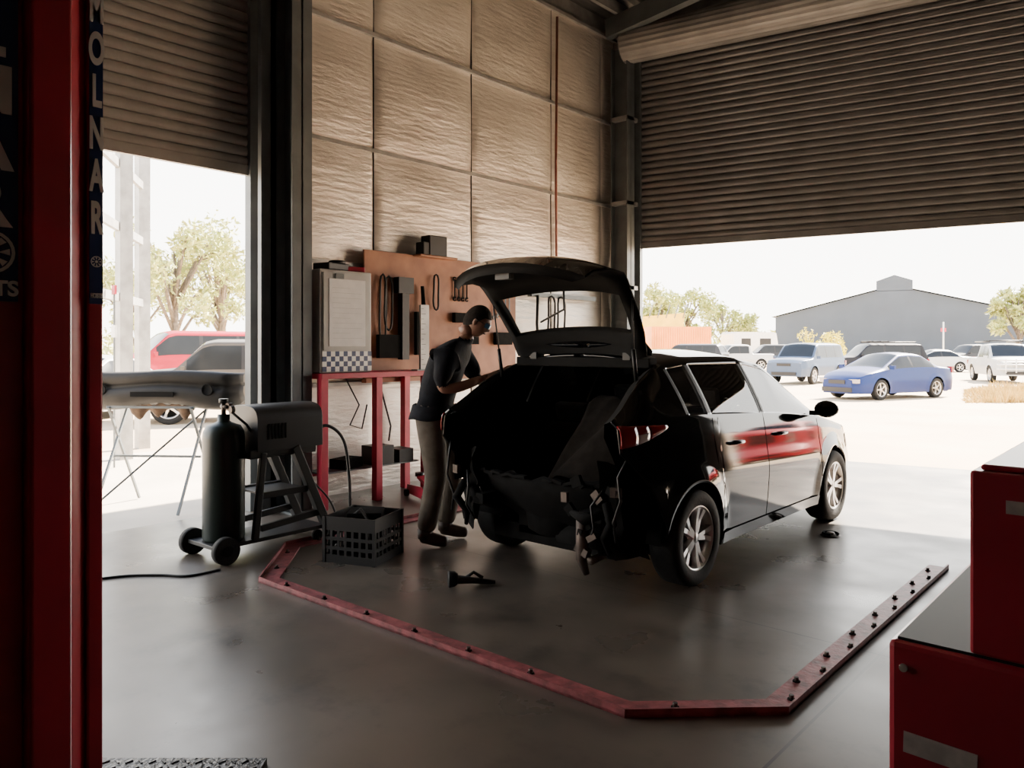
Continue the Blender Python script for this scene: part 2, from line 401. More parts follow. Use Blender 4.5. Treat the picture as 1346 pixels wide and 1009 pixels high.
class Car:
    def __init__(s,P):
        s.P=P; L=P['L']; s.L=L; f=lambda k,sg=.04: sfn(P[k],0,L,sg)
        s.belt=f('belt',.08);s.edge=f('edge',.04);s.top=f('top',.04);s.W=f('W',.08);s.We=f('We',.06)
        s.sr,s.sf=P['axles']; s.R=P['R']; s.Ra=s.R*1.15; s.rock=P.get('rock',.2)
    def zlow(s,y):
        for a in (s.sr,s.sf):
            if abs(y-a)<s.Ra: return max(s.rock,s.R+math.sqrt(max(0,s.Ra**2-(y-a)**2)))
        if s.P.get('rearcut') and y<s.sr-s.Ra+.001: return s.P['rearcut'](y)
        if y<.35: return s.rock+.03
        return s.rock
    def sx(s,y,z):
        bz=s.belt(y); x=s.W(y)*prof((z-s.rock)/(bz-s.rock))
        for a in (s.sr,s.sf):
            r=math.hypot(y-a,z-s.R)
            if s.Ra<=r+.01 and r<s.Ra+.12: x+=.018*(1-(r-s.Ra)/.12)
        return x
    def gx(s,y,g):
        xb=s.sx(y,s.belt(y)); return xb+(s.We(y)-xb)*(g**1.2)
    def shell(s,paint,glass,N,mp,mg,mb):
        L=s.L; y_0=s.P.get('start',0); st=set(np.linspace(y_0,L,N).round(4))
        for a in (s.sr,s.sf):
            for q in (-1,1): st|={round(a+q*s.Ra,4),round(a+q*(s.Ra-.0015),4),round(a+q*s.Ra*.97,4)}
        for w in s.P['win']: st|={w[0],w[1]}
        st|={s.P['ws'][0],s.P['ws'][1]}
        if 'open' in s.P: st.add(s.P['open'])
        st=sorted(x for x in st if y_0<=x<=L); n1=12 if N<100 else 24
        gf=[0,.06,.09,.3,.5,.7,.90,.94,1.]; n3=10
        cols=[]
        for y in st:
            c=[];zl=s.zlow(y);bz=s.belt(y);e=s.edge(y);t=s.top(y);we=s.We(y)
            for i in range(n1+1):
                z=zl+(bz-zl)*i/n1; c.append((s.sx(y,z),y,z))
            for g in gf[1:]: c.append((s.gx(y,g),y,bz+(e-bz)*g))
            for q in range(1,n3+1):
                x=we*(1-q/n3); c.append((x,y,e+(t-e)*(1-(x/we)**2.4 if we>0 else 1)))
            cols.append(c)
        nr=len(cols[0]); ng=len(gf)-1
        for sd in (1,-1):
            vs=[(p[0]*sd,p[1],p[2]) for c in cols for p in c]
            pf=[];pm=[];gfac=[];gm=[]
            for i in range(len(st)-1):
                ym=(st[i]+st[i+1])/2
                for j in range(nr-1):
                    q=(i*nr+j,(i+1)*nr+j,(i+1)*nr+j+1,i*nr+j+1)
                    if sd<0:q=q[::-1]
                    if j<n1: k='p'
                    elif j<n1+ng:
                        gg=(gf[j-n1]+gf[j-n1+1])/2; k='p'
                        if s.edge(ym)-s.belt(ym)>.07 and .08<gg<.91:
                            if any(w[0]<ym<w[1] for w in s.P['win']): k='g'
                            elif s.P['win'][0][0]-.03<ym<s.P['win'][-1][1]+.02: k='b'
                    else:
                        k='p'; a,c2=s.P['ws']
                        lat=(j-n1-ng)/n3
                        if a<ym<c2 and lat>.05: k='g'
                        if 'rw' in s.P and s.P['rw'][0]<ym<s.P['rw'][1] and lat>.12: k='g'
                        if 'open' in s.P and ym<s.P['open']: k=None
                    if k=='g': gfac.append(q)
                    elif k: pf.append(q); pm.append(mp if k=='p' else mb)
            paint.add(vs,pf,pm,True)
            glass.add(vs,gfac,mg,True)
        def cap(c,fl):
            ring=[(p[0],p[1],p[2]) for p in c]+[(-p[0],p[1],p[2]) for p in c[-2::-1]]
            f=tuple(range(len(ring))); paint.add(ring,[f if fl else f[::-1]],mp,False)
        cap(cols[-1],True)
        if 'open' not in s.P: cap(cols[0],False)
    def wells(s,b):
        for a in (s.sr,s.sf):
            for sd in (1,-1):
                P=[]
                for i in range(13):
                    an=math.pi*i/12; y=a-math.cos(an)*s.Ra*.99; z=s.R+math.sin(an)*s.Ra*.99
                    w=s.W(y)*.93; P.append([(sd*w,y,z),(sd*(w-.28),y,z)])
                b.grid(P,M_dark)
                b.add([( sd*(s.W(a)*.93-.28),a+math.cos(math.pi*i/12)*s.Ra,s.R+math.sin(math.pi*i/12)*s.Ra) for i in range(13)],[tuple(range(13))],M_dark)
        y0=.45 if 'open' in s.P else .1
        b.b2((-.55,y0,s.rock+.0),(.55,s.L-.25,s.rock+.12),M_dark)
        b.b2((-s.W(2)*.92,s.sr+s.Ra,s.rock+.01),(s.W(2)*.92,s.sf-s.Ra,s.rock+.1),M_dark)

HATCH=dict(L=4.46,axles=(.91,3.52),R=.322,rock=.2,
 belt=[(0,1.09),(.3,1.12),(1,1.11),(2,1.05),(3.2,.975),(3.4,.94),(4.0,.83),(4.35,.70),(4.46,.62)],
 edge=[(0,1.10),(.12,1.13),(.3,1.23),(.5,1.36),(.78,1.47),(1.2,1.51),(2.0,1.51),(2.45,1.45),(3.3,1.0),(3.4,.96),(4.0,.85),(4.35,.72),(4.46,.64)],
 top=[(0,1.12),(.3,1.24),(.78,1.55),(1.3,1.58),(1.9,1.58),(2.45,1.52),(3.25,1.08),(3.4,1.04),(4.0,.92),(4.35,.78),(4.46,.68)],
 W=[(0,.76),(.15,.82),(.5,.87),(1,.89),(3.4,.89),(4.0,.85),(4.3,.75),(4.46,.5)],
 We=[(0,.72),(.3,.70),(.5,.66),(.78,.62),(1.5,.61),(2.4,.61),(3.3,.76),(3.5,.78),(4.0,.74),(4.3,.62),(4.46,.4)],
 win=[(.90,1.15),(1.21,2.0),(2.09,3.14)],ws=(2.44,3.27))
SEDAN=dict(HATCH); SEDAN.update(L=4.55,axles=(1.0,3.6),
 belt=[(0,.92),(.8,.97),(2,.95),(3.3,.92),(4.1,.8),(4.45,.66),(4.55,.58)],
 edge=[(0,.94),(.75,1.0),(1.45,1.36),(2.0,1.39),(2.5,1.37),(3.4,.96),(4.1,.82),(4.45,.68),(4.55,.6)],
 top=[(0,.98),(.65,1.06),(1.4,1.43),(2.0,1.47),(2.5,1.44),(3.35,1.02),(4.1,.88),(4.45,.74),(4.55,.64)],
 W=[(0,.7),(.15,.8),(.5,.86),(1,.88),(3.4,.88),(4.0,.85),(4.4,.72),(4.55,.5)],
 We=[(0,.62),(.3,.7),(.8,.72),(1.45,.6),(2.5,.6),(3.4,.76),(4.1,.72),(4.4,.6),(4.55,.4)],
 win=[(1.05,2.05),(2.13,3.2)],ws=(2.5,3.36),rw=(.7,1.4))
SUV=dict(L=4.8,axles=(1.0,3.75),R=.38,rock=.36,
 belt=[(0,1.1),(1,1.1),(3.6,1.1),(3.8,1.09),(4.6,1.02),(4.8,.9)],
 edge=[(0,1.12),(.06,1.2),(.28,1.72),(.5,1.74),(2.9,1.74),(3.1,1.68),(3.65,1.16),(3.8,1.11),(4.6,1.04),(4.8,.92)],
 top=[(0,1.14),(.06,1.22),(.26,1.78),(.5,1.82),(2.85,1.82),(3.1,1.76),(3.62,1.2),(3.8,1.17),(4.6,1.1),(4.8,.96)],
 W=[(0,.84),(.1,.9),(1,.93),(3.8,.93),(4.5,.9),(4.8,.78)],
 We=[(0,.8),(.3,.74),(2.9,.74),(3.65,.84),(4.5,.84),(4.8,.7)],
 win=[(.4,1.2),(1.28,2.2),(2.3,3.4)],ws=(3.06,3.62),rw=(.06,.26))
UTE=dict(SUV); UTE.update(edge=[(0,1.12),(1.5,1.13),(1.62,1.2),(1.72,1.70),(2.0,1.74),(2.9,1.74),(3.1,1.68),(3.65,1.16),(3.8,1.11),(4.6,1.04),(4.8,.92)],
 top=[(0,1.13),(1.5,1.14),(1.6,1.2),(1.7,1.76),(2.0,1.80),(2.85,1.80),(3.1,1.75),(3.62,1.2),(3.8,1.17),(4.6,1.1),(4.8,.96)],
 win=[(1.85,2.5),(2.58,3.4)],rw=(1.58,1.7))
def far_car(name,P,loc,yaw,mp,mg=M_glassd,bull=False,N=60,rack=False,sc=1.):
    c=Car(P); b=MB(); b.M=Matrix.Translation(loc)@Matrix.Rotation(yaw,4,'Z')@Matrix.Scale(sc,4)@Matrix.Translation((0,-P['L']/2,0))
    c.shell(b,b,N,mp,mg,M_black); c.wells(b)
    for a in P['axles']:
        for sd in (1,-1): wheel(b,(sd*(c.W(a)-.10),a,P['R']),P['R'],.2,sd,5,M_alloy,False,True)
    L=P['L']; z=c.belt(L-.15)-.07
    for sd in (1,-1):
        b.box((sd*.56,L-.10,z-.02),(.3,.14,.12),M_clearlens); b.box((sd*(c.W(.05)-.06),.04,.9),(.16,.12,.2),M_redlens)
        b.box((sd*(c.W(3.1)+.07),P['ws'][1]-.15,c.belt(3)+.08),(.16,.08,.12),mp)
    b.box((0,L-.01,z-.05),(.62,.06,.12),M_black); b.box((0,L-.0,P['rock']+.12),(1.1,.08,.14),M_black)
    b.b2((-.75,.3,.5),(.75,L-.9,.62),M_dark)
    if bull:
        for zz in (.65,.85,1.05): b.tube([(-.85,L-.2,zz),(-.7,L+.12,zz),(.7,L+.12,zz),(.85,L-.2,zz)],.035,M_white)
        for x in (-.6,-.2,.2,.6): b.tube([(x,L+.12,.5),(x,L+.12,1.1)],.03,M_white)
    if rack:
        for y in (2.0,2.4,2.8): b.tube([(-.7,y,1.92),(.7,y,1.92)],.03,M_black)
        for x in (-.68,.68): b.tube([(x,.6,1.88),(x,2.9,1.88)],.03,M_black)
    return b.obj(name)

# ---- hero hatchback
CX,CY=-3.36,3.75
car=empty('hatchback_car',(CX,CY,0))
HP=dict(HATCH); HP['open']=.78; HP['start']=.14
HP['rearcut']=lambda y: float(np.interp(y,[0,.14,.3,.45,.56],[.96,.95,.80,.62,.42]))
hc=Car(HP)
bp_=MB();bg=MB(); hc.shell(bp_,bg,150,M_paint,M_glass,M_black)
bp_.obj('body_shell',car,solid=.022); bg.obj('windows',car)
b=MB(); hc.wells(b)
b.b2((-.72,.45,.42),(.72,3.4,.46),M_dark)
for sd in (1,-1):
    P=[]
    for y in np.linspace(.20,3.3,24):
        P.append([(sd*(hc.sx(y,.9)-.09),y,z) for z in (.44 if y>.5 else .62,.8,hc.belt(y)-.03)])
    b.grid(P,M_dark)
    P=[]
    for y in np.linspace(.15,.80,12):
        e=hc.edge(y); x=hc.We(y); P.append([(sd*x,y,e-.005),(sd*(x-.07),y+.02,e-.03),(sd*(x-.10),y+.06,e-.12),(sd*(x-.02),y+.08,e-.3)])
    b.grid(P,M_trim)
    b.ball((sd*.60,.91,.52),(.20,.40,.36),M_dark,20)
b.b2((-.72,3.25,.3),(.72,3.32,.98),M_dark); b.b2((-.70,2.95,.76),(.70,3.3,.99),M_black)
b.b2((-.60,.76,1.45),(.60,.86,1.52),M_trim)
b.obj('interior_tub',car,bevel=.008)
b=MB()
def seat(b,x,y,w=.5,lean=.25,h=.56,m=M_seat):
    R=Matrix.Rotation(lean,4,'X')
    b.box((x,y+.28,.54),(w,.52,.16),m)
    b.box((0,0,h/2),(w,.13,h),m,M=Matrix.Translation((x,y,.54))@R)
    b.box((0,0,h+.11),(w*.5,.09,.15),m,M=Matrix.Translation((x,y,.54))@R)
seat(b,-.37,2.15);seat(b,.37,2.15)
seat(b,-.33,1.3,.60,.30,.46);seat(b,.33,1.3,.60,.30,.46)
b.tube(arc((-.0,0,0),.18,0,2*math.pi,20,'xz')[:-1],.014,M_black,8,closed=True,M=Matrix.Translation((.37,2.78,.96))@Matrix.Rotation(-.4,4,'X'))
b.obj('seats',car,bevel=.03)
b=MB();P=[]
for i in range(21):
    r=[]
    for j in range(17):
        u=j/16; t=i/20
        x=-.10+.50*u+.05*math.sin(t*4); y=1.06-.50*t+.02*math.sin(u*5+t*3)
        z=1.16-.50*t**1.5+.06*math.sin(u*3.1)*(1-t)+.03*math.sin(u*7+t*5)+.012*math.sin(u*15+t*11)
        r.append((x,y,z))
    P.append(r)
b.grid(P,M_rag); b.obj('boot_cover_cloth',car,solid=.008)
b=MB()
P=[]
for i in range(33):
    u=-1+2*i/32; x=.68*u; bow=.10*u*u; j_=.012*math.sin(u*13)+.008*math.sin(u*29)
    P.append([(x,.30+bow+j_,.70+.03*u*u+j_),(x,.26+bow+j_,.67+.03*u*u),(x,.30+bow-j_,.58+j_),(x*.93,.36+bow,.46-.03*math.cos(u*5)),(x*.80,.50+bow*.5,.33+.13*abs(u)**3+j_)])
b.grid(P,M_dark)
for x in (-.46,.46): b.b2((x-.035,.20,.48),(x+.035,.45,.55),M_dark)
b.tube([(.30,.27,.52),(.46,.20,.50),(.60,.26,.56)],[.02,.035,.025],M_dark,8); b.tube([(-.60,.26,.58),(-.5,.21,.50),(-.34,.28,.46)],[.02,.03,.02],M_dark,8)
rd=random.Random(5)
for sd in (1,-1):
    P=[[(sd*(.80-.05*j+.02*math.sin(i*2+j)),.42-.035*j-.02*math.sin(i*1.3),.86-.085*i+.02*math.sin(j*1.7)) for j in range(6)] for i in range(8)]
    b.grid(P,M_dark)
    P=[[(sd*(.70-.04*j),.28+.02*math.sin(i*2.1+j),.74-.07*i-.02*j*math.sin(i)) for j in range(5)] for i in range(6 if sd>0 else 7)]
    b.grid(P,M_trim)
    b.box((sd*.70,.21,.70),(.07,.03,.06),M_disc,rot=.3*sd); b.tube([(sd*.62,.22,.62),(sd*.68,.19,.5),(sd*.60,.22,.40),(sd*.63,.24,.30)],[.03,.035,.025,.015],M_dark,7)
    b.tube([(sd*.78,.24,.94),(sd*.74,.17,.8),(sd*.76,.17,.66),(sd*.70,.18,.52),(sd*.72,.18,.40)],.009,M_black)
    b.tube([(sd*.60,.22,.70),(sd*.54,.17,.60),(sd*.56,.17,.46),(sd*.50,.20,.36)],.008,M_black)
    for k in range(7):
        x=sd*(.12+.08*k); b.box((x,.27+.06*(x/.68)**2,.70+.01*math.sin(k*3)),(.085,.05,.02),M_dark,rot=Matrix.Rotation(.25*math.sin(k*2.3),3,'Y'))
for k in range(9):
    x=rd.uniform(.3,.68); z=rd.uniform(.35,.75); b.box((x,.21+rd.uniform(-.02,.05),z),(rd.uniform(.03,.08),.03,rd.uniform(.03,.07)),M_disc if k%4==0 else M_dark,rot=Matrix.Rotation(rd.uniform(-1,1),3,'Y'))
b.cyl((.05,.52,.30),(.48,.52,.30),.09,M_dark,20); b.tube([(.46,.48,.28),(.50,.36,.25),(.50,.22,.24)],.026,M_disc)
b.tube([(.42,.24,.50),(.44,.22,.36),(.42,.23,.24),(.45,.25,.14)],[.04,.045,.035,.02],M_disc,8); b.box((.44,.22,.30),(.10,.05,.05),M_disc,rot=Matrix.Rotation(.4,3,'Y'))
b.b2((-.30,.45,.26),(-.02,.80,.42),M_dark)
b.lathe([(0,.24),(.22,.24),(.30,.30),(.32,.46)],M_dark,24,Matrix.Translation((-.05,.70,0)))
b.tube([(-.5,.9,.27),(0,.93,.30),(.5,.9,.27)],.04,M_dark)
b.obj('rear_crash_structure',car)
for sd,nm in ((1,'tail_light_right'),(-1,'tail_light_left')):
    b=MB();P=[]
    for i in range(17):
        y=.13+.44*i/16; t=i/16; zt=1.115-.02*t; zb=.985+.09*t**1.6
        r=[]
        for j in range(7):
            z=zb+(zt-zb)*j/6; bz=hc.belt(y)
            x=hc.sx(y,min(z,bz)) if z<bz else hc.gx(y,min(1,(z-bz)/max(.01,hc.edge(y)-bz)))
            r.append((sd*(x+.014*math.sin(math.pi*(.08+.84*j/6))+.005),y,z))
        P.append(r)
    b.grid(P[:6],M_redlens); b.grid([r[:4] for r in P[5:10]],M_clearlens); b.grid([r[3:] for r in P[5:10]],M_redlens); b.grid(P[9:],M_redlens)
    b.obj(nm,car,solid=.01)
b=MB();bgl=MB()
ks=[(.80,1.545,.58),(.765,1.62,.59),(.73,1.705,.60),(.62,1.865,.62),(.52,1.98,.63),(.46,2.05,.64),(.36,2.10,.645),(.18,2.12,.63),(.0,2.10,.60),(-.09,2.06,.57)]
nk=len(ks); nx=16; P=[];Pi=[]
for k,(y,z,h) in enumerate(ks):
    y0=ks[max(0,k-1)];y1=ks[min(nk-1,k+1)]; t=V((0,y1[0]-y0[0],y1[1]-y0[1])).normalized(); nrm=V((0,t.z,-t.y))
    if nrm.z<0: nrm=-nrm
    r=[];ri=[]
    for i in range(nx+1):
        u=-1+2*i/nx; cr=.11*(1-abs(u)**2.3)
        back=.14*abs(u)**3*max(0,(k-5)/4)
        p=V((h*u,y+back,z))+nrm*(cr-.03); r.append(p); 
        q=p-nrm*(.07 if 0<i<nx else .015); ri.append(q)
    P.append(r);Pi.append(ri)
vs=[p for r in P for p in r]+[p for r in Pi for p in r]; nc=nx+1; O=nk*nc
pf=[];pm=[];gfc=[]
for k in range(nk-1):
    for i in range(nx):
        q=(k*nc+i,k*nc+i+1,(k+1)*nc+i+1,(k+1)*nc+i)
        if 2<=k<4 and 1<=i<nx-1: gfc.append(q)
        else:
            pf.append(q); pm.append(M_paint); pf.append(tuple(O+a for a in q[::-1])); pm.append(M_trim)
def wall(a,c): pf.append((a,c,O+c,O+a)); pm.append(M_trim)
for i in range(1,nx-1): wall(2*nc+i,2*nc+i+1); wall(4*nc+i+1,4*nc+i)
for k in (2,3): wall((k+1)*nc+1,k*nc+1); wall(k*nc+nx-1,(k+1)*nc+nx-1)
for i in range(nx): wall(i,i+1); wall((nk-1)*nc+i+1,(nk-1)*nc+i)
for k in range(nk-1): wall(k*nc,(k+1)*nc); wall((k+1)*nc+nx,k*nc+nx)
b.add(vs,pf,pm,True); bgl.add(vs,gfc,M_glass,True)
b.obj('tailgate',car); bgl.obj('tailgate_glass',car)
b=MB()
b.box((0,.82,1.59),(1.10,.14,.035),M_paint,rot=Matrix.Rotation(-.6,3,'X'))
b.tube([(.1,.46,1.98),(.05,.53,1.86),(-.25,.64,1.78)],.008,M_black)
b.box((0,-.04,2.06),(.12,.05,.05),M_black)
for sd in (1,-1):
    b.tube([(sd*.60,.60,1.36),(sd*.60,.56,1.58)],.014,M_black); b.tube([(sd*.60,.56,1.58),(sd*.62,.52,1.92)],.006,M_black)
    b.box((sd*.42,.80,1.53),(.06,.10,.05),M_black)
b.obj('tailgate_fittings',car)
for nm,a,sd in (('wheel_rear_right',.91,1),('wheel_rear_left',.91,-1),('wheel_front_right',3.52,1),('wheel_front_left',3.52,-1)):
    b=MB(); wheel(b,(sd*(.895-.105),a,.320),.320,.205,sd,5); b.obj(nm,car)
b=MB()
def surf(y,z,o=.002):
    bz=hc.belt(y)
    x=hc.sx(y,z) if z<=bz else hc.gx(y,min(1,(z-bz)/(hc.edge(y)-bz)))
    return (x+o,y,z)
for sd in (1,-1):
    def T(l): return [(sd*p[0],p[1],p[2]) for p in l]
    b.tube(T([surf(2.05,z,-.001) for z in np.linspace(.27,1.49,20)]),.004,M_dark,5)
    b.tube(T([surf(3.17,z,-.001) for z in np.linspace(.27,.96,12)]),.004,M_dark,5)
    yy=[1.2,1.2,1.22,1.30,1.36,1.38]; b.tube(T([surf(y,z,-.001) for y,z in zip(yy,[1.10,.95,.78,.62,.45,.27])]),.004,M_dark,5)
    b.tube(T([surf(y,.27,-.001) for y in np.linspace(1.38,3.17,14)]),.004,M_dark,5)
    for y in (1.42,2.22):
        b.tube(T([surf(y,.90,.0),surf(y+.03,.905,.035),surf(y+.15,.905,.038),surf(y+.2,.90,.0)]),.012,M_paint,8)
    b.ball((sd*.99,3.0,1.06),(.105,.07,.075),M_paint,16); b.box((sd*.90,3.03,1.02),(.12,.05,.04),M_black)
    P=[[ (sd*p[0],p[1],p[2]) for p in [surf(y,z,.006) for z in (.62+.05*t,.70+.02*t,.755-.02*t)]] for t,y in [(i/8,3.98+.36*i/8) for i in range(9)]]
    b.grid(P,M_clearlens)
    P=[[ (sd*p[0],p[1],p[2]) for p in [surf(y,z,.010) for z in (.205,.25,.285)]] for y in np.linspace(1.30,3.13,12)]
    b.grid(P,M_paint)
b.box((0,4.44,.42),(1.0,.06,.14),M_black); b.box((0,4.46,.34),(.5,.02,.11),M_white)
b.obj('trim_details',car)

# ------------------------------------------------------------------ two post lift column (left foreground)
post=empty('two_post_lift')
b=MB()
H=3.9
b.b2((-2.53,.735,0),(-2.50,.84,H),M_red)
b.add([(-2.50,.84,0),(-2.56,.905,0),(-2.56,.905,H),(-2.50,.84,H)],[(0,1,2,3)],M_red)
b.b2((-2.80,.895,0),(-2.53,.94,H),M_red)
b.b2((-2.80,.735,0),(-2.53,.76,H),M_red)
b.b2((-2.60,.48,0),(-2.57,.735,H),M_red); b.b2((-2.80,.48,0),(-2.60,.51,H),M_red)
b.b2((-2.9,.42,0),(-2.42,.98,.02),M_red)
for (x,y) in ((-2.46,.48),(-2.46,.93),(-2.86,.48),(-2.86,.93)): b.cyl((x,y,.02),(x,y,.06),.016,M_disc,6)
b.obj('column',post,bevel=.006)
b=MB(); b.b2((-2.57,.50,1.73),(-2.566,.72,H-.1),M_blue); b.b2((-2.53,.899,1.73),(-2.526,.938,H-.1),M_blue); b.obj('sign_plates',post)
RT=(math.pi/2,0,math.pi/2)
for i,ch in enumerate('MOLNAR'):
    text(ch,.185,(-2.563,.638,2.82-.163*i),RT,M_white,post,'letter_%d'%i)
    t=text(ch,.135,(-2.524,.9185,2.64-.13*i),RT,M_white,post,'strip_letter_%d'%i); t.scale=(.42,1,1)
text('HOISTS',.06,(-2.563,.62,1.765),RT,M_white,post,'sign_caption'); 
t=text('HOISTS',.02,(-2.524,.9185,1.755),RT,M_white,post,'strip_caption'); t.scale=(.5,1,1)
b=MB()
for (x,y,z,r) in ((-2.564,.65,1.87,.062),(-2.524,.9185,1.86,.017)):
    Mx=Matrix.Translation((x,y,z))@Matrix.Rotation(math.pi/2,4,'Y')
    b.lathe([(r*.0,.001),(r*.25,.001)],M_white,20,Mx); b.lathe([(r*.85,.001),(r,.001)],M_white,24,Mx)
    for k in range(8):
        a=k*math.pi/4
        b.add([(r*.3*math.cos(a),r*.3*math.sin(a),.001),(r*.8*math.cos(a-.15),r*.8*math.sin(a-.15),.001),(r*.8*math.cos(a+.25),r*.8*math.sin(a+.25),.001)],[(0,1,2)],M_white,False,Mx)
b.obj('emblems',post)
b=MB(); Mx=Matrix.Translation((-2.82,1.22,0))@Matrix.Rotation(YAW,4,'Z')
b.box((0,.02,.012),(.72,.28,.024),M_chk,M=Mx)
for i in range(16):
    for j in range(6):
        b.box((-.33+i*.044,-.09+j*.044,.026),(.028,.007,.004),M_chk,M=Mx,rot=(.8 if (i+j)%2 else -.8))
b.obj('checker_plate')

# ------------------------------------------------------------------ tool chest (right foreground)
tc=empty('tool_chest')
b=MB()
b.b2((-.47,1.69,.12),(.25,2.55,1.0),M_red); b.obj('lower_cabinet',tc,bevel=.012)
b=MB(); b.b2((-.455,1.705,1.0),(.235,2.535,1.006),M_black); b.obj('rubber_top',tc)
b=MB(); b.b2((-.325,1.70,1.006),(.22,2.50,1.36),M_red); b.b2((-.31,1.715,1.36),(.205,2.485,1.372),M_red); b.obj('upper_chest',tc,bevel=.01)
b=MB()
for i,z in enumerate((.2,.38,.54,.68,.80,.91)): 
    b.b2((.25,1.74,z-.06),(.262,2.5,z+.05),M_red); b.b2((.262,1.85,z+.02),(.285,2.4,z+.035),M_alloy)
for z in (1.08,1.17,1.26): b.b2((.22,1.75,z-.035),(.232,2.45,z+.035),M_red); b.b2((.232,1.85,z+.012),(.25,2.35,z+.024),M_alloy)
b.obj('drawers',tc,bevel=.003)
b=MB()
b.box((-.375,1.6885,.80),(.13,.002,.042),M_label,rot=Matrix.Rotation(.03,3,'Y')); b.b2((-.265,1.698,1.285),(-.16,1.6995,1.31),M_label)
b.cyl((-.44,1.685,.95),(-.44,1.692,.95),.008,M_alloy,12)
b.obj('stickers',tc)
b=MB()
for x in (-.40,.18):
    for y in (1.78,2.46):
        b.b2((x-.03,y-.03,.09),(x+.03,y+.03,.12),M_black); b.cyl((x-.015,y,.05),(x+.015,y,.05),.05,M_tyre,20)
b.obj('casters',tc)

# ------------------------------------------------------------------ wall bench, cabinet, pegboard
e=empty('red_wall_bench')
b=MB()
for (x,y) in ((-6.36,4.38),(-6.36,5.05),(-6.36,5.72),(-6.70,4.38),(-6.70,5.72)): b.b2((x-.04,y-.04,0),(x+.04,y+.04,1.30),M_redm)
b.b2((-6.75,4.34,1.28),(-6.31,5.78,1.335),M_redm)
b.b2((-6.72,4.4,.28),(-6.68,5.72,.33),M_redm)
b.obj('frame',e,bevel=.004)
b=MB(); b.b2((-6.72,4.42,.33),(-6.42,5.68,.345),M_steel)
for (y,h,w) in ((5.2,.2,.25),(5.5,.14,.2)): b.b2((-6.66,y-w/2,.345),(-6.42,y+w/2,.345+h),M_black)
b.box((-6.55,4.8,.40),(.2,.3,.1),M_dark,rot=.3)
b.tube([(-6.4,5.1,1.25),(-6.38,5.2,.9),(-6.42,5.28,.75),(-6.38,5.22,.6)],.01,M_rubber); b.tube([(-6.42,4.7,1.27),(-6.4,4.85,1.0),(-6.42,4.75,.8),(-6.42,4.9,.75),(-6.4,4.95,1.0)],.008,M_rubber)
b.obj('lower_shelf',e,bevel=.01)
e=empty('parts_cabinet')
b=MB(); b.b2((-6.70,4.36,1.337),(-6.37,4.98,2.36),M_cab); b.obj('case',e,bevel=.01)
b=MB(); b.b2((-6.37,4.39,1.56),(-6.355,4.95,2.33),M_cab); b.b2((-6.355,4.45,1.60),(-6.350,4.89,2.27),M_paper)
for i in range(11): b.b2((-6.350,4.49,2.18-i*.05),(-6.349,4.85 if i%3 else 4.7,2.182-i*.05),M_cab)
b.b2((-6.352,4.52,2.27),(-6.34,4.62,2.32),M_steel); b.obj('door_with_sheet',e,bevel=.002)
b=MB()
for i in range(12):
    for j in range(4): b.b2((-6.37,4.38+i*.05,1.35+j*.05),(-6.364,4.43+i*.05,1.40+j*.05),M_white if (i+j)%2 else M_blue)
b.obj('chequer_band',e)
b=MB(); b.box((-6.53,4.60,2.40),(.22,.30,.07),M_black,rot=.2); b.box((-6.5,4.85,2.39),(.16,.2,.05),M_redm,rot=-.3); b.tube(arc((-6.5,4.65,2.45),.07,0,6.28,14,'xy')[:-1],.018,M_black,8,closed=True); b.obj('boxes_on_top',e,bevel=.01)

e=empty('tool_pegboard')
b=MB(); b.b2((-6.80,5.2,1.25),(-6.77,7.7,2.66),M_ply); b.b2((-6.82,5.2,1.2),(-6.74,7.7,1.25),M_ply)
b.obj('board',e,bevel=.003)
b=MB(); X=-6.755
def spanner(y,z,L,m=M_steel):
    b.b2((X,y-.009,z-L),(X+.008,y+.009,z),m)
    for zz in (z,z-L): b.tube(arc((X+.004,y,zz),.022,.6,5.7,10,'yz'),.009,m,6)
for i in range(5): spanner(7.25+i*.075,2.35-.02*i,.38-.04*i)
for i in range(4): spanner(6.55+i*.07,2.42,.24,M_dark)
def loop(y,z,w,h,m=M_rubber,r=.012):
    b.tube([(X+.03+.01*math.sin(k),y+w*math.sin(k*math.pi/9),z-h/2+h/2*math.cos(k*math.pi/9)) for k in range(18)],r,m,6,closed=True)
loop(5.42,2.40,.05,.75);loop(5.5,2.38,.06,.6);loop(6.22,2.45,.045,.42)
b.b2((X,5.66,1.45),(X+.08,5.76,2.25),M_black); b.b2((X,5.60,2.2),(X+.09,5.82,2.38),M_black); b.b2((X,5.9,1.5),(X+.05,5.97,2.0),M_dark)
b.tube([(X+.03,6.0,2.3),(X+.05,6.02,1.9),(X+.03,5.98,1.6)],[.02,.03,.015],M_dark,8)
for (y,z,w,h) in ((6.6,1.95,.18,.12),(6.85,1.75,.14,.25),(7.4,1.7,.3,.16),(5.5,1.6,.3,.26),(6.45,1.5,.25,.22)): b.b2((X,y-w/2,z-h/2),(X+.06,y+w/2,z+h/2),M_dark)
b.obj('hanging_tools',e)
b=MB(); b.box((-6.74,6.2,2.78),(.16,.28,.24),M_black); b.box((-6.74,6.02,2.74),(.14,.1,.15),M_black); b.b2((-6.82,5.9,2.64),(-6.64,6.5,2.665),M_ply); b.obj('speaker_boxes',e,bevel=.01)
b=MB(); b.box((-6.27,5.62,1.70),(.03,.12,.70),M_steel_l); 
for k in range(12): b.b2((-6.254,5.57,1.40+k*.055),(-6.253,5.60 if k%2 else 5.63,1.404+k*.055),M_dark)
b.b2((-6.34,5.5,1.337),(-6.24,5.74,1.352),M_steel); b.obj('steel_rule_stand')
b=MB()
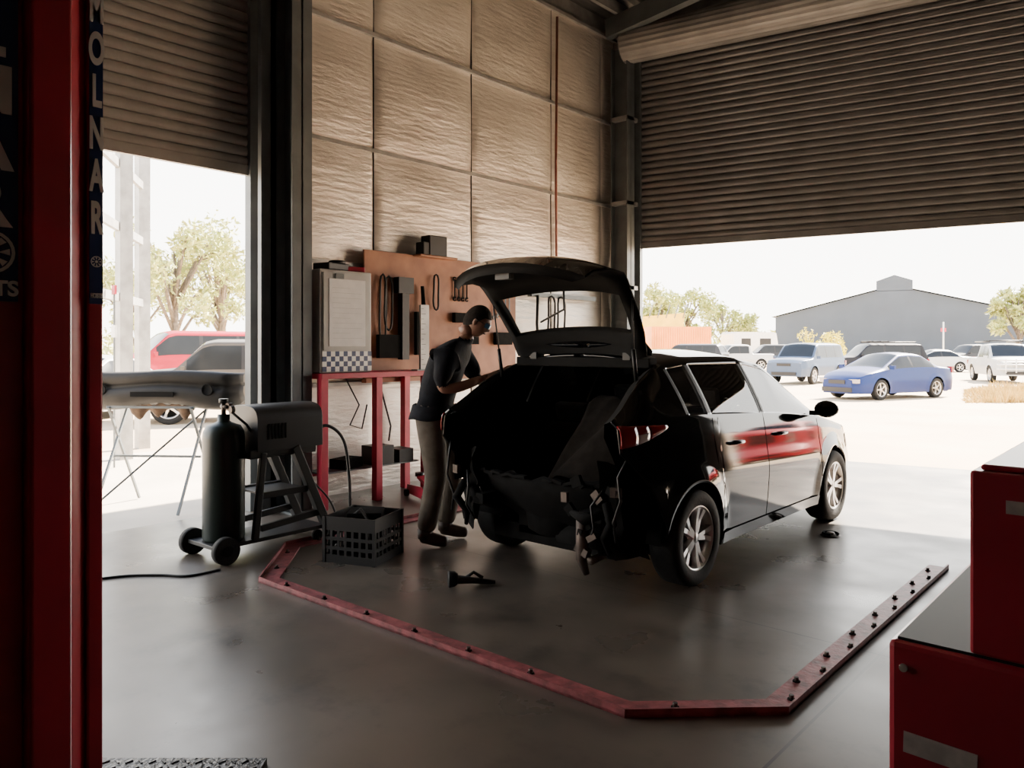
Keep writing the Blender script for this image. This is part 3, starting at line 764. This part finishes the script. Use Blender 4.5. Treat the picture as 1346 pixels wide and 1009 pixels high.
for (y,w,h) in ((8.40,.09,.8),(8.62,.10,.9)):
    b.tube([(-6.72+.02*math.sin(k),y+w*math.sin(k*math.pi/9),2.3-h/2+h/2*math.cos(k*math.pi/9)) for k in range(18)],.014,M_rubber,6,closed=True)
b.tube([(-6.72,8.1,2.3),(-6.70,8.06,1.9),(-6.72,8.12,1.5)],.02,M_rubber)
b.b2((-6.82,8.0,2.28),(-6.74,9.5,2.34),M_steel)
b.obj('hanging_hoses')
e=empty('trolley_jack',(-6.0,5.45,0),math.radians(-20))
b=MB()
for s_ in (-1,1): b.prism([(-.32,.03),(.30,.03),(.32,.08),(.10,.15),(-.30,.12)],.012,M_redm,M=Matrix.Translation((0,s_*.12,0))@Matrix.Rotation(math.pi/2,4,'X'))
b.cyl((-.10,0,.08),(.15,0,.10),.04,M_black,14); b.beam((.1,0,.12),(-.26,0,.20),.07,.04,M_redm); b.cyl((-.27,0,.20),(-.27,0,.24),.05,M_black,16)
b.tube([(.25,0,.10),(.40,0,.40),(.55,0,.70)],.016,M_black,8)
for x,r in ((-.27,.035),(.25,.05)):
    for s_ in (-1,1): b.cyl((x,s_*.13,r),(x,s_*.17,r),r,M_tyre,16)
b.obj('jack_body',e)

# ------------------------------------------------------------------ welder trolley
wt=empty('mig_welder_trolley',(-5.55,2.93,0),math.radians(2))
b=MB()
b.b2((-.2,-.18,.10),(.2,.80,.13),M_black)
for x in (-.19,.19):
    b.beam((x,.84,.05),(x,.50,.80),.06,.07,M_black); b.beam((x,.15,.12),(x,.22,.78),.04,.05,M_black)
    b.beam((x,.2,.45),(x,.62,.45),.03,.05,M_black); b.beam((x,.1,.78),(x,.70,.78),.03,.05,M_black)
    b.beam((x,.2,.20),(x,.74,.24),.03,.05,M_black)
b.b2((-.2,.1,.74),(.2,.7,.79),M_black)
b.b2((-.2,.25,.44),(.2,.62,.46),M_black)
b.obj('frame',wt,bevel=.004)
b=MB(); b.lathe([(0,.13),(.145,.13),(.155,.15),(.155,.90),(.150,.95),(.125,.995),(.06,1.02),(.045,1.03),(.045,1.08),(0,1.08)],M_green,32)
b.cyl((0,0,1.08),(0,0,1.17),.018,M_disc,10); b.cyl((-.03,0,1.14),(.06,0,1.14),.015,M_disc,10); b.cyl((.05,-.0,1.14),(.05,.04,1.14),.03,M_disc,14); b.cyl((.09,0,1.12),(.09,.03,1.12),.028,M_disc,14)
b.cyl((0,0,1.17),(0,0,1.20),.035,M_black,12); b.tube([(.08,.02,1.1),(.12,.12,1.0),(.1,.2,.9)],.01,M_rubber); b.obj('gas_bottle',wt)
b=MB()
def sq(t,n=3.2): 
    c=math.cos(t);s_=math.sin(t); return (math.copysign(abs(c)**(2/n),c),math.copysign(abs(s_)**(2/n),s_))
poly=[(-.21,.0),(.21,.0)]+[(.21*sq(math.pi*k/24)[0],.20+.15*sq(math.pi*k/24)[1]) for k in range(25)]
MW=Matrix.Translation((0,.76,.79))@Matrix.Rotation(math.pi/2,4,'X')
b.prism(poly,.60,M_weld,M=MW)
for k in range(6): b.b2((.208,.25+.03*k,.88),(.214,.265+.03*k,1.0),M_dark)
b.b2((-.16,.76,.82),(.16,.77,1.10),M_black)
b.cyl((-.08,.77,1.0),(-.08,.79,1.0),.025,M_steel,14); b.cyl((.06,.77,1.0),(.06,.79,1.0),.025,M_steel,14); b.cyl((0,.77,.87),(0,.82,.87),.022,M_disc,12)
b.obj('welder_case',wt,bevel=.01)
b=MB()
for x in (-.24,.24): 
    b.cyl((x-.03,-.12,.10),(x+.03,-.12,.10),.10,M_tyre,24); b.cyl((x-.033,-.12,.10),(x+.033,-.12,.10),.04,M_trim,16)
for x in (-.16,.16): b.cyl((x-.015,.74,.045),(x+.015,.74,.045),.045,M_tyre,16)
b.cyl((-.24,-.12,.10),(.24,-.12,.10),.012,M_disc,8); b.obj('wheels',wt)
def crom(c,n=8):
    c=[V(p) for p in c]; out=[]
    for i in range(len(c)-1):
        p0=c[max(0,i-1)];p1_=c[i];p2=c[i+1];p3=c[min(len(c)-1,i+2)]
        for k in range(n):
            t=k/n; out.append(.5*((2*p1_)+(p2-p0)*t+(2*p0-5*p1_+4*p2-p3)*t*t+(3*p1_-p0-3*p2+p3)*t**3))
    out.append(c[-1]); return out
b=MB()
b.tube(crom([(0,.80,.87),(.02,.95,.92),(.05,1.10,.78),(.05,1.16,.45),(.0,1.22,.12),(-.1,1.4,.015),(.2,1.5,.012)]),.014,M_rubber)
b.tube(crom([(.1,.72,.5),(.2,.85,.3),(.25,.9,.05),(.4,.75,.012),(.5,.6,.012)]),.008,M_rubber)
b.tube(crom([(-.2,.3,.9),(-.3,.35,.6),(-.28,.3,.3)]),.01,M_rubber)
b.obj('cables',wt)
b=MB()
b.tube(crom([(-5.2,2.72,.008),(-5.22,2.5,.008),(-5.38,2.38,.008),(-5.55,2.2,.008),(-5.66,1.9,.008),(-5.75,1.5,.008),(-5.85,1.0,.008),(-5.95,.4,.008)]),.008,M_rubber); b.obj('floor_cable')

# ------------------------------------------------------------------ milk crate
e=empty('plastic_crate',(-4.72,3.62,0),math.radians(22))
b=MB(); S=.21;Hc=.34
for sx in (-1,1):
    for sy in (-1,1): b.b2((sx*S-.012,sy*S-.012,0),(sx*S+.012,sy*S+.012,Hc),M_black)
b.b2((-S,-S,.005),(S,S,.015),M_black)
for z,hh in ((.03,.03),(.11,.012),(.18,.012),(.29,.050)):
    for s_ in (-1,1): b.b2((-S,s_*S-.006,z-hh),(S,s_*S+.006,z+hh),M_black); b.b2((s_*S-.006,-S,z-hh),(s_*S+.006,S,z+hh),M_black)
for k in range(1,7):
    p=-S+2*S*k/7
    for s_ in (-1,1): b.b2((p-.010,s_*S-.004,.02),(p+.010,s_*S+.004,Hc-.02),M_black); b.b2((s_*S-.004,p-.010,.02),(s_*S+.004,p+.010,Hc-.02),M_black)
b.obj('crate_lattice',e)
b=MB(); b.box((.0,.03,.20),(.26,.24,.3),M_dark,rot=.4); b.tube([(-.1,-.1,.05),(-.08,-.1,.3),(.02,-.08,.38),(.1,-.1,.3),(.12,-.1,.1)],.012,M_rubber); b.box((-.1,.1,.16),(.14,.1,.28),M_dark,rot=-.3); b.obj('crate_contents',e,bevel=.01)

e=empty('work_lamp',(-3.63,3.62,0),.9)
b=MB(); b.lathe([(0,0),(.035,0),(.05,.02),(.055,.06),(.05,.065),(0,.06)],M_black,20,Matrix.Translation((-.05,0,.056))@Matrix.Rotation(-math.pi/2,4,'Y'))
b.tube([(-.05,0,.05),(.05,0,.04),(.2,.0,.02)],[.03,.022,.014],M_black,10); b.tube([(.05,.03,.03),(.12,.06,.012),(.2,.03,.012)],.012,M_black); b.tube([(.0,.02,.05),(.06,.03,.085),(.12,.01,.05)],.012,M_black); b.obj('lamp_body',e)
b=MB(); b.lathe([(.0,.03),(.03,.03),(.035,.015),(.07,.012),(.085,.0)],M_disc,24,Matrix.Translation((-2.30,6.65,0))); b.tube(arc((-2.3,6.65,.02),.06,0,5,14,'xy'),.01,M_dark,6); b.obj('drain_fitting')
b=MB(); b.ball((-4.05,1.33,.02),(.06,.04,.022),M_rag,12); b.ball((-4.0,1.37,.015),(.035,.045,.018),M_rag,12); b.obj('crumpled_rag')

# ------------------------------------------------------------------ bumper cover on trestle outside left door
e=empty('bumper_on_trestle',(-7.74,3.36,0),YAW*.9)
b=MB();P=[]
for i in range(49):
    u=-1+2*i/48; au=abs(u); back=.05*au**2+.16*max(0,(au-.82)/.18)**1.6; x=.86*u*(1-.03*au**6)
    top=1.355-.02*au**2+.008*math.sin(u*4)-.05*max(0,(-u-.75)/.25)**2; hgt=.36-.05*math.cos(u*5)*.5-.07*max(0,(au-.9)/.1)
    r=[]
    for (y,f) in ((.07,-.02),(.04,.0),(.0,-.01),(-.03,-.05),(-.04,-.16),(-.03,-.30),(.0,-.34),(.0,-.44),(-.035,-.48),(-.045,-.66),(-.01,-.84),(.03,-.95),(.06,-1.0)):
        r.append((x,y+back,top+f*hgt))
    P.append(r)
b.grid(P,M_bump)
for s_ in (-1,1): b.lathe([(.0,.0),(.05,.0),(.06,.012)],M_trim,18,Matrix.Translation((s_*.55,-.035+.05*.4,1.17))@Matrix.Rotation(math.pi/2,4,'X'))
b.b2((-.22,-.062,1.10),(.22,-.05,1.15),M_trim)
b.obj('bumper_cover',e,solid=.008)
b=MB()
for x in (-.42,.42):
    b.beam((x,-.35,0),(x,.25,1.0),.022,.022,M_steel); b.beam((x,.45,0),(x,-.1,1.0),.022,.022,M_steel)
for y,z in ((.22,1.0),(-.08,1.0),(0.05,.5)): b.beam((-.45,y,z),(.45,y,z),.022,.022,M_steel)
b.beam((-.42,-.30,.08),(.42,.2,.95),.018,.018,M_steel)
b.obj('trestle',e)
b=MB()
P=[[(-.30+.62*i/20,.04+.06*j/4,1.02-.14*j/4*(.7+.3*math.sin(i*.8)+.2*math.sin(i*.37))+.015*math.sin(i*1.3)) for j in range(5)] for i in range(21)]
b.grid(P,mat('torn_foam',(.10,.06,.035),.9,0,.4,12)); b.obj('torn_padding',e,solid=.004)

# ------------------------------------------------------------------ person
def skin(verts,edges,radii,sub=2,root=0):
    me=D.meshes.new('tmp'); me.from_pydata(verts,edges,[]); o=D.objects.new('tmp',me); SC.collection.objects.link(o)
    md=o.modifiers.new('skin','SKIN'); md.use_smooth_shade=True
    sd=o.modifiers.new('sub','SUBSURF'); sd.levels=sub; sd.render_levels=sub
    for i,sv in enumerate(me.skin_vertices[0].data):
        r=radii[i]; sv.radius=(r,r) if not isinstance(r,tuple) else r; sv.use_root=(i==root)
    C.view_layer.update(); dg=C.evaluated_depsgraph_get(); ev=o.evaluated_get(dg); m2=ev.to_mesh()
    vs=[tuple(v.co) for v in m2.vertices]; fs=[tuple(p.vertices) for p in m2.polygons]; ev.to_mesh_clear()
    D.objects.remove(o); D.meshes.remove(me); return vs,fs
man=empty('mechanic_person',(-4.66,4.28,0),math.radians(34)); man.scale=(1.07,1.07,1.07)
# joints: x forward, y left, z up; the torso stoops forward from the hips toward the boot
vv=[(0,0,.98),(.02,0,1.13),(.10,0,1.34),(.18,0,1.46),(.245,0,1.535),(.29,0,1.60),
 (0,-.10,.90),(.03,-.12,.72),(.05,-.13,.52),(.01,-.135,.30),(-.03,-.14,.10),
 (0,.10,.90),(.07,.12,.72),(.12,.13,.52),(.09,.135,.30),(.06,.14,.10),
 (.16,-.17,1.445),(.14,-.22,1.35),(.12,-.245,1.255),(.12,-.25,1.23),(.13,-.25,1.175),(.26,-.21,1.20),(.42,-.15,1.26),
 (.18,.17,1.445),(.23,.22,1.36),(.27,.24,1.28),(.28,.24,1.26),(.31,.24,1.22),(.41,.18,1.25),(.52,.10,1.30)]
ed=[(0,1),(1,2),(2,3),(3,4),(4,5),(0,6),(6,7),(7,8),(8,9),(9,10),(0,11),(11,12),(12,13),(13,14),(14,15),
 (3,16),(16,17),(17,18),(18,19),(19,20),(20,21),(21,22),(3,23),(23,24),(24,25),(25,26),(26,27),(27,28),(28,29)]
rr=[.145,.15,.165,.125,.065,.057,.12,.108,.088,.083,.078,.12,.108,.088,.083,.078,
 .085,.080,.074,.046,.044,.041,.030,.085,.080,.074,.046,.044,.041,.030]
vs,fs=skin(vv,ed,rr)
out=[]
for x,y,z in vs:
    k=max(0,1-abs(z-1.2)/.32); out.append((x,y*(1+.12*k) if abs(y)<.2 else y,z+0))
segm=[(a,c_) for a,c_ in ed]
def reg(f):
    c=sum((V(out[i]) for i in f),V())/len(f)
    best=None;bd=9
    for (a,d_) in segm:
        A=V(vv[a]);B=V(vv[d_]);t=max(0,min(1,(c-A).dot(B-A)/(B-A).length_squared)); r=rr[a]+(rr[d_]-rr[a])*t
        q=(c-(A+(B-A)*t)).length-r
        if q<bd: bd=q;best=(a,d_)
    if best in ((19,20),(20,21),(21,22),(26,27),(27,28),(28,29)): return M_skin
    if best in ((3,4),(4,5)) and c.z>1.55: return M_skin
    if best[1]>=6 and best[1]<=15 or c.z<.99: return M_khaki
    return M_cloth
b=MB(); b.add(out,fs,[reg(f) for f in fs],True); b.obj('body',man)
b=MB()
P=[[((.162+.010*j)*math.cos(a)+.006,(.200+.008*j)*math.sin(a),1.05-.035*j+.006*math.sin(a*5)) for a in np.linspace(0,2*math.pi,29)] for j in range(4)]
b.grid(P,M_cloth); b.obj('shirt_hem',man,solid=.004)
b=MB()
for (x,y) in ((-.03,-.14),(.06,.14)):
    v2,f2=skin([(x-.05,y,.06),(x,y,.075),(x+.09,y*1.05,.05),(x+.18,y*1.1,.042)],[(0,1),(1,2),(2,3)],[.045,.055,.05,.04])
    v2=[(a,c,max(0,d)) for a,c,d in v2]; b.add(v2,f2,M_boot,True)
    b.tube([(x,y,.06),(x,y,.13)],[.055,.058],M_boot,14)
b.obj('boots',man)
def hand(b,w,d,n,side,m=M_skin):
    w=V(w);d=V(d).normalized();n=V(n); n=(n-d*n.dot(d)).normalized(); s_=d.cross(n)*side
    R=Matrix((( d.x,s_.x,n.x,0),(d.y,s_.y,n.y,0),(d.z,s_.z,n.z,0),(0,0,0,1))); R=Matrix.Translation(w)@R
    b.ball((.045,0,0),(.056,.043,.017),m,16,M=R); b.tube([(-.03,0,0),(.02,0,0)],[.029,.026],m,12,M=R)
    for off,L,sp in ((-.032,.058,-.12),(-.011,.074,-.03),(.011,.078,.03),(.031,.070,.1)):
        p=V((.07,off,0)); an=.15; pts=[V((.05,off*.9,0)),p.copy()]; rs=[.0095,.010]
        for q,(ln,da) in enumerate(((.45,.35),(.32,.6),(.26,.5))):
            an+=da; p=p+V((math.cos(an)*L*ln*1.1,sp*L*ln,math.sin(an)*L*ln*1.1)); pts.append(p.copy()); rs.append([.0095,.0085,.0065][q])
        b.tube(pts,rs,m,8,M=R); b.ball(tuple(pts[-1]),.0066,m,8,M=R)
    pts=[V((.015,.025,.003)),V((.045,.052,.012)),V((.068,.060,.026)),V((.085,.056,.040))]
    b.tube(pts,[.014,.012,.010,.008],m,8,M=R); b.ball(tuple(pts[-1]),.008,m,8,M=R)
b=MB(); hand(b,(.43,-.147,1.263),(.8,.25,.35),(.1,.3,-1),-1); hand(b,(.528,.094,1.304),(.75,-.35,.4),(.1,-.3,-1),1); b.obj('hands',man)
b=MB(); HM=Matrix.Translation((.345,0,1.685))@Matrix.Rotation(math.radians(30),4,'Y')
vs=[];fs=[];n1=28;n2=24
for i in range(n2+1):
    t=math.pi*i/n2
    for k in range(n1):
        a=2*math.pi*k/n1; x=math.sin(t)*math.cos(a); y=math.sin(t)*math.sin(a); z=-math.cos(t)
        X_=.098*x;Y_=.077*y;Z_=.118*z
        if z<0: 
            Y_*=1-.28*(-z)**1.5; X_=X_*(1-.15*(-z)) + (.012*(-z) if x>0 else .02*(-z))
        if x>.3:
            ey=math.exp(-((Z_-.008)/.014)**2)*(math.exp(-((Y_-.031)/.016)**2)+math.exp(-((Y_+.031)/.016)**2)); X_-=.010*ey
            X_+=.005*math.exp(-((Z_-.032)/.01)**2)*math.exp(-(Y_/.05)**2)
            nz=np.interp(Z_,[-.036,-.028,.012,.03],[0,1,.25,0]); X_+=.026*nz*math.exp(-(Y_/.012)**2)
            X_+=.006*math.exp(-((Z_+.058)/.008)**2)*math.exp(-(Y_/.024)**2); X_+=.006*math.exp(-((Z_+.1)/.015)**2)*math.exp(-(Y_/.02)**2)
        vs.append((X_,Y_,Z_))
for i in range(n2):
    for k in range(n1): fs.append((i*n1+k,i*n1+(k+1)%n1,(i+1)*n1+(k+1)%n1,(i+1)*n1+k))
b.add(vs,fs,M_skin,True,HM)
for s_ in (-1,1):
    b.ball((.080,s_*.031,.008),(.012,.013,.010),M_eye,12,M=HM); b.ball((.0905,s_*.031,.008),(.003,.006,.006),M_hair,8,M=HM)
    b.ball((-.005,s_*.078,-.005),(.018,.009,.032),M_skin,12,M=HM)
    b.tube([(.090,s_*.018,.027),(.088,s_*.034,.031),(.076,s_*.050,.027)],.0035,M_hair,6,M=HM)
b.tube([(.088,-.022,-.058),(.0985,0,-.056),(.088,.022,-.058)],.004,M_boot,6,M=HM)
b.tube([(-.06,0,-.14),(-.02,0,-.06)],.055,M_skin,14,M=HM)
b.obj('head',man)
b=MB();P=[]
for i in range(15):
    r=[]
    for k in range(33):
        a=2*math.pi*k/32; ca=math.cos(a)
        low=np.interp(ca,[-1,-.3,.15,.5,1],[-.62,-.45,-.05,.40,.46])
        t0=math.asin(low); t=t0+(math.pi/2-t0)*i/14
        wob=1+.012*math.sin(a*9+i)
        r.append((.106*math.cos(t)*ca*wob-.004,.085*math.cos(t)*math.sin(a)*wob,.128*math.sin(t)))
    P.append(r)
b.grid(P,M_hair,True,HM); b.obj('hair',man)
b=MB()
b.grid([[( (.108)*math.cos(a),.088*math.sin(a),z) for a in np.linspace(-.85,.85,15)] for z in (-.012,.006,.024)],M_lensb,True,HM)
for s_ in (-1,1): b.tube([(.072,s_*.066,.012),(.03,s_*.084,.012),(-.01,s_*.086,.004)],.003,M_black,6,M=HM)
b.obj('safety_glasses',man)

# ------------------------------------------------------------------ outdoors
b=MB(); b.b2((-400,-150,-.30),(400,400,-.06),M_sand); b.b2((-12,-6,-.2),(-7.02,14,-.015),M_apron); b.obj('yard_ground')
mb_=lambda n,c,r=.4: mat(n,c,r,.1,.05,3,spec=.2)
PB=mb_('blue_car_paint',(.010,.026,.12)); PSB=mb_('blue_silver_paint',(.07,.10,.16)); PK=mb_('dark_paint',(.012,.012,.015))
PR=mb_('red_suv_paint',(.36,.014,.035)); PW=mb_('white_car_paint',(.5,.5,.49)); PG=mb_('bronze_paint',(.09,.08,.07)); PD=mb_('charcoal_paint',(.03,.032,.037)); PRR=mb_('bright_red_paint',(.60,.02,.035))
def W2(u,d,z=-.06): x=(u-673)/1010*d; X,Y=cam2w(x,d); return (X,Y,z)
far_car('blue_sedan',SEDAN,W2(1165,25),math.radians(158),PB)
far_car('silver_blue_suv',SUV,W2(1060,35),math.radians(178),PSB)
far_car('black_suv',SUV,W2(1150,41),math.radians(130),PK,rack=True)
far_car('white_utility',UTE,W2(1318,36),math.radians(205),PW,bull=True,rack=True)
far_car('white_sedan',SEDAN,W2(1226,50),math.radians(130),PW)
far_car('charcoal_utility',UTE,W2(1280,56),math.radians(140),PD)
far_car('white_utility',UTE,W2(968,54),math.radians(140),PW)
far_car('charcoal_suv',SUV,W2(1012,64),math.radians(130),PD)
far_car('charcoal_suv',SUV,W2(905,50),math.radians(100),PD)
far_car('red_four_wheel_drive',SUV,W2(246,26),math.radians(170),PR,bull=True,sc=1.2)
far_car('bronze_wagon',SUV,W2(314,17.5),math.radians(148),PG)
far_car('white_sedan',SEDAN,W2(118,18),math.radians(215),PW)
far_car('red_hatchback',HATCH,(2.7,19.0,-.06),math.radians(172),PRR)
e=empty('far_shed',(0,0,0)); sx_,sy_=cam2w(39.8,80); e.location=(sx_,sy_,-.06); e.rotation_euler=(0,0,YAW-math.radians(26))
b=MB()
w=11.8;ev=4.9
poly=[(-w,0),(w,0),(w,ev),(1.7,7.5),(-1.7,7.5),(-w,ev)]
MP=Matrix.Rotation(math.pi/2,4,'X')
b.prism(poly,-14,M_shed,M=MP)
b.obj('walls',e)
b=MB()
for s_ in (-1,1): b.add([(s_*1.7,-.4,7.6),(s_*(w+.4),-.4,ev),(s_*(w+.4),14,ev),(s_*1.7,14,7.6)],[(0,1,2,3)],M_shedr)
b.prism([(-1.7,7.4),(1.7,7.4),(1.7,8.5),(0,9.1),(-1.7,8.5)],-14,M_shed,M=MP)
b.obj('roof_monitor',e)
def caravan(name,u,d,yaw):
    b=MB(); b.M=Matrix.Translation(W2(u,d))@Matrix.Rotation(yaw,4,'Z')
    b.prism([(-2.4,.6),(2.2,.6),(2.5,1.3),(2.2,2.9),(1.9,3.0),(-2.2,3.0),(-2.4,2.8)],-2.2,M_white,M=MP)
    b.b2((-1.6,-.03,1.7),(-.6,0,2.4),M_black); b.b2((.4,-.03,1.7),(1.6,0,2.4),M_black)
    for x in (-.4,.35): b.cyl((x,-.03,.33),(x,.2,.33),.33,M_tyre,20)
    b.b2((2.2,.9,.55),(3.6,1.1,.65),M_steel); b.cyl((3.4,1,0),(3.4,1,.6),.04,M_steel,8); b.obj(name)
caravan('caravan',994,72,YAW+.3)
b=MB(); b.M=Matrix.Translation(W2(896,64))@Matrix.Rotation(YAW+.15,4,'Z'); b.b2((-2.6,0,0),(2.6,2.4,3.3),M_orange)
for i in range(26): b.b2((-2.55+i*.2,-.04,.1),(-2.45+i*.2,0,3.2),M_orange)
b.obj('orange_shipping_container')
b=MB(); b.M=Matrix.Translation(W2(878,72))@Matrix.Rotation(YAW,4,'Z')
b.b2((-2,0,.9),(2.4,2.2,1.2),M_black)
b.prism([(-2.4,1.3),(1.2,1.3),(1.6,4.8),(-2.8,4.4)],-2.2,M_yellow,M=MP); b.prism([(1.4,.8),(2.8,.8),(2.8,2.0),(2.3,3.0),(1.4,3.0)],-2.1,M_yellow,M=MP)
for x in (-1.6,-.6,2.1):
    b.cyl((x,-.05,.5),(x,.35,.5),.5,M_tyre,20); b.cyl((x,1.9,.5),(x,2.3,.5),.5,M_tyre,20)
for k in range(6): b.beam((-2.6+k*.8,0,4.3),(-2.2+k*.8,0,5.6),.08,.08,M_steel)
b.obj('tipper_truck')
b=MB(); x,y,_=W2(1240,63); b.cyl((x,y,-.06),(x,y,3.6),.06,M_white,8); b.b2((x-.2,y-.02,2.8),(x+.2,y+.02,3.1),M_redm); b.obj('sign_pole')
b=MB(); rd=random.Random(3)
for k in range(26):
    x,y,_=W2(rd.uniform(1190,1380),rd.uniform(68,71)); s_=rd.uniform(.5,1.4)
    if k%3: b.box((x,y,s_*.4-.06),(s_,s_*.8,s_*.8),[M_shed,M_orange,M_steel,M_white,M_bark][k%5],rot=rd.uniform(0,3))
    else: b.cyl((x,y,-.06),(x,y,.85),.3,[M_redm,M_shed][k%2],12)
b.obj('yard_clutter')
def tree(name,loc,h,r,n=2600,m=M_leaf,seed=1,ls=.16,trunk=True,zmin=.3):
    rd=random.Random(seed); b=MB(); b.M=Matrix.Translation(loc)
    cl=[]
    if trunk:
        b.tube([(0,0,0),(.1,.05,h*.25),(-.05,.1,h*.5),(.05,0,h*.8)],[h*.03,h*.024,h*.016,h*.006],M_bark,8)
    for k in range(18):
        a=rd.uniform(0,6.28); rr_=r*rd.uniform(.2,.9); z=h*rd.uniform(zmin+.1,.92); sc=1-.5*abs(z/h-.6)
        c=V((rr_*math.cos(a)*sc,rr_*math.sin(a)*sc,z)); cl.append((c,r*rd.uniform(.16,.36)))
        if trunk: b.tube([(0,0,max(.1,z*.55)),tuple(c*.6+V((0,0,z*.4*.9))),tuple(c)],[h*.012,h*.008,h*.003],M_bark,5)
    vs=[];fs=[]
    for i in range(n):
        c,cr=cl[i%len(cl)]; d=V((rd.gauss(0,1),rd.gauss(0,1),rd.gauss(0,.8))).normalized()*cr*rd.random()**.4
        p=c+d; q=Quaternion((rd.gauss(0,1),rd.gauss(0,1),rd.gauss(0,1),rd.gauss(0,1))).normalized(); L=ls*rd.uniform(.6,1.4)
        o=len(vs)
        for a_ in ((-L,0,0),(0,-L*.35,0),(L,0,0),(0,L*.35,0)): vs.append(p+q@V(a_))
        fs.append((o,o+1,o+2,o+3))
    b.add(vs,fs,m); return b.obj(name)
for i,(u,d,h,r) in enumerate(((228,34,7.4,2.9),(290,38,8.0,3.4),(180,42,6.5,3.),(345,44,7.,3.))): tree('gum_tree',W2(u,d),h,r,seed=i+1,n=2600,ls=.16)
for i,(u,d,h,r) in enumerate(((900,95,8.5,4),(950,102,8,4.5),(865,88,8.5,4),(1338,60,6.6,2.2),(1372,62,6,3),(820,90,7,4),(1405,75,8,4))): tree('gum_tree',W2(u,d),h,r,seed=i+11,n=2200,ls=.32)
tree('yellow_bush',W2(1082,64),2.8,2.2,n=1700,m=M_leafy,seed=31,trunk=False,ls=.16,zmin=0)
b=MB();rd=random.Random(9);vs=[];fs=[]
for i in range(9000):
    u=rd.uniform(-300,1700); d=rd.uniform(125,150); x,y,_=W2(u,d); z=rd.random()**1.5*(3.2+1.2*math.sin(u*.02)); o=len(vs); L=rd.uniform(.4,.9)
    q=Quaternion((rd.gauss(0,1),rd.gauss(0,1),rd.gauss(0,1),rd.gauss(0,1))).normalized()
    for a_ in ((-L,0,0),(0,-L*.5,0),(L,0,0),(0,L*.5,0)): vs.append(V((x,y,z))+q@V(a_))
    fs.append((o,o+1,o+2,o+3))
b.add(vs,fs,M_leaf); b.obj('distant_scrub')
b=MB();vs=[];fs=[]
for i in range(7000):
    u=rd.uniform(1268,1420); d=rd.uniform(22.5,29); x,y,_=W2(u,d); hh=rd.uniform(.0,.3)*(1+.8*math.sin(u*.08)*math.sin(d))*min(1,(u-1262)/40); a=rd.uniform(0,3.14); o=len(vs)
    vs+= [V((x-.03*math.cos(a),y-.03*math.sin(a),-.06)),V((x+.03*math.cos(a),y+.03*math.sin(a),-.06)),V((x+rd.uniform(-.15,.15),y+rd.uniform(-.15,.15),hh))]; fs.append((o,o+1,o+2))
b.add(vs,fs,M_grass); b.obj('dry_grass')
b=MB()
for (u,d) in ((187,12.5),(163,11.0)):
    x,y,_=W2(u,d); b.b2((x-.09,y-.09,-.06),(x+.09,y+.09,5.2),M_steel_l)
x0,y0,_=W2(187,12.5); x1,y1,_=W2(100,9)
for z in (1.0,2.3,3.3,4.2): b.beam((x0,y0,z),(x1,y1,z),.06,.12,M_steel_l)
b.obj('neighbour_steel_frame')
b=MB(); x,y,_=W2(150,10.2); b.b2((x-.01,y-.01,-.01),(x+.01,y+.01,2.4),M_steel); b.box((x,y,2.35),(.10,.03,.12),M_redm); b.box((x,y,1.8),(.12,.03,.16),M_white); b.obj('fire_sign')

# ------------------------------------------------------------------ light
w=D.worlds.new('World'); SC.world=w; w.use_nodes=True; nt=w.node_tree; bg_=nt.nodes['Background']
tcn=nt.nodes.new('ShaderNodeTexCoord'); sp=nt.nodes.new('ShaderNodeSeparateXYZ'); rmp=nt.nodes.new('ShaderNodeValToRGB')
nt.links.new(tcn.outputs['Generated'],sp.inputs[0]); nt.links.new(sp.outputs['Z'],rmp.inputs[0]); nt.links.new(rmp.outputs[0],bg_.inputs[0])
rmp.color_ramp.elements[0].color=(1,.95,.86,1); rmp.color_ramp.elements[0].position=0
rmp.color_ramp.elements[1].color=(.20,.26,.38,1); rmp.color_ramp.elements[1].position=.8
el=rmp.color_ramp.elements.new(.3); el.color=(.92,.90,.86,1)
bg_.inputs[1].default_value=10.5
L=D.lights.new('sun','SUN'); L.energy=88; L.angle=.01; L.color=(1,.86,.70); so=D.objects.new('sun',L); SC.collection.objects.link(so)
el_=math.radians(38); az=math.radians(4)
dirv=V((-math.sin(az)*math.cos(el_),-math.cos(az)*math.cos(el_),-math.sin(el_))); so.rotation_euler=dirv.to_track_quat('-Z','Y').to_euler(); so.location=(0,20,20)

# ------------------------------------------------------------------ camera
cd=D.cameras.new('camera'); cd.sensor_width=36; cd.lens=36*1010/1346; cd.shift_y=-49.5/1346; cd.clip_end=1000; cd.clip_start=.05
co=D.objects.new('camera',cd); SC.collection.objects.link(co); co.location=(0,0,1.6); co.rotation_euler=(math.pi/2,0,YAW); SC.camera=co
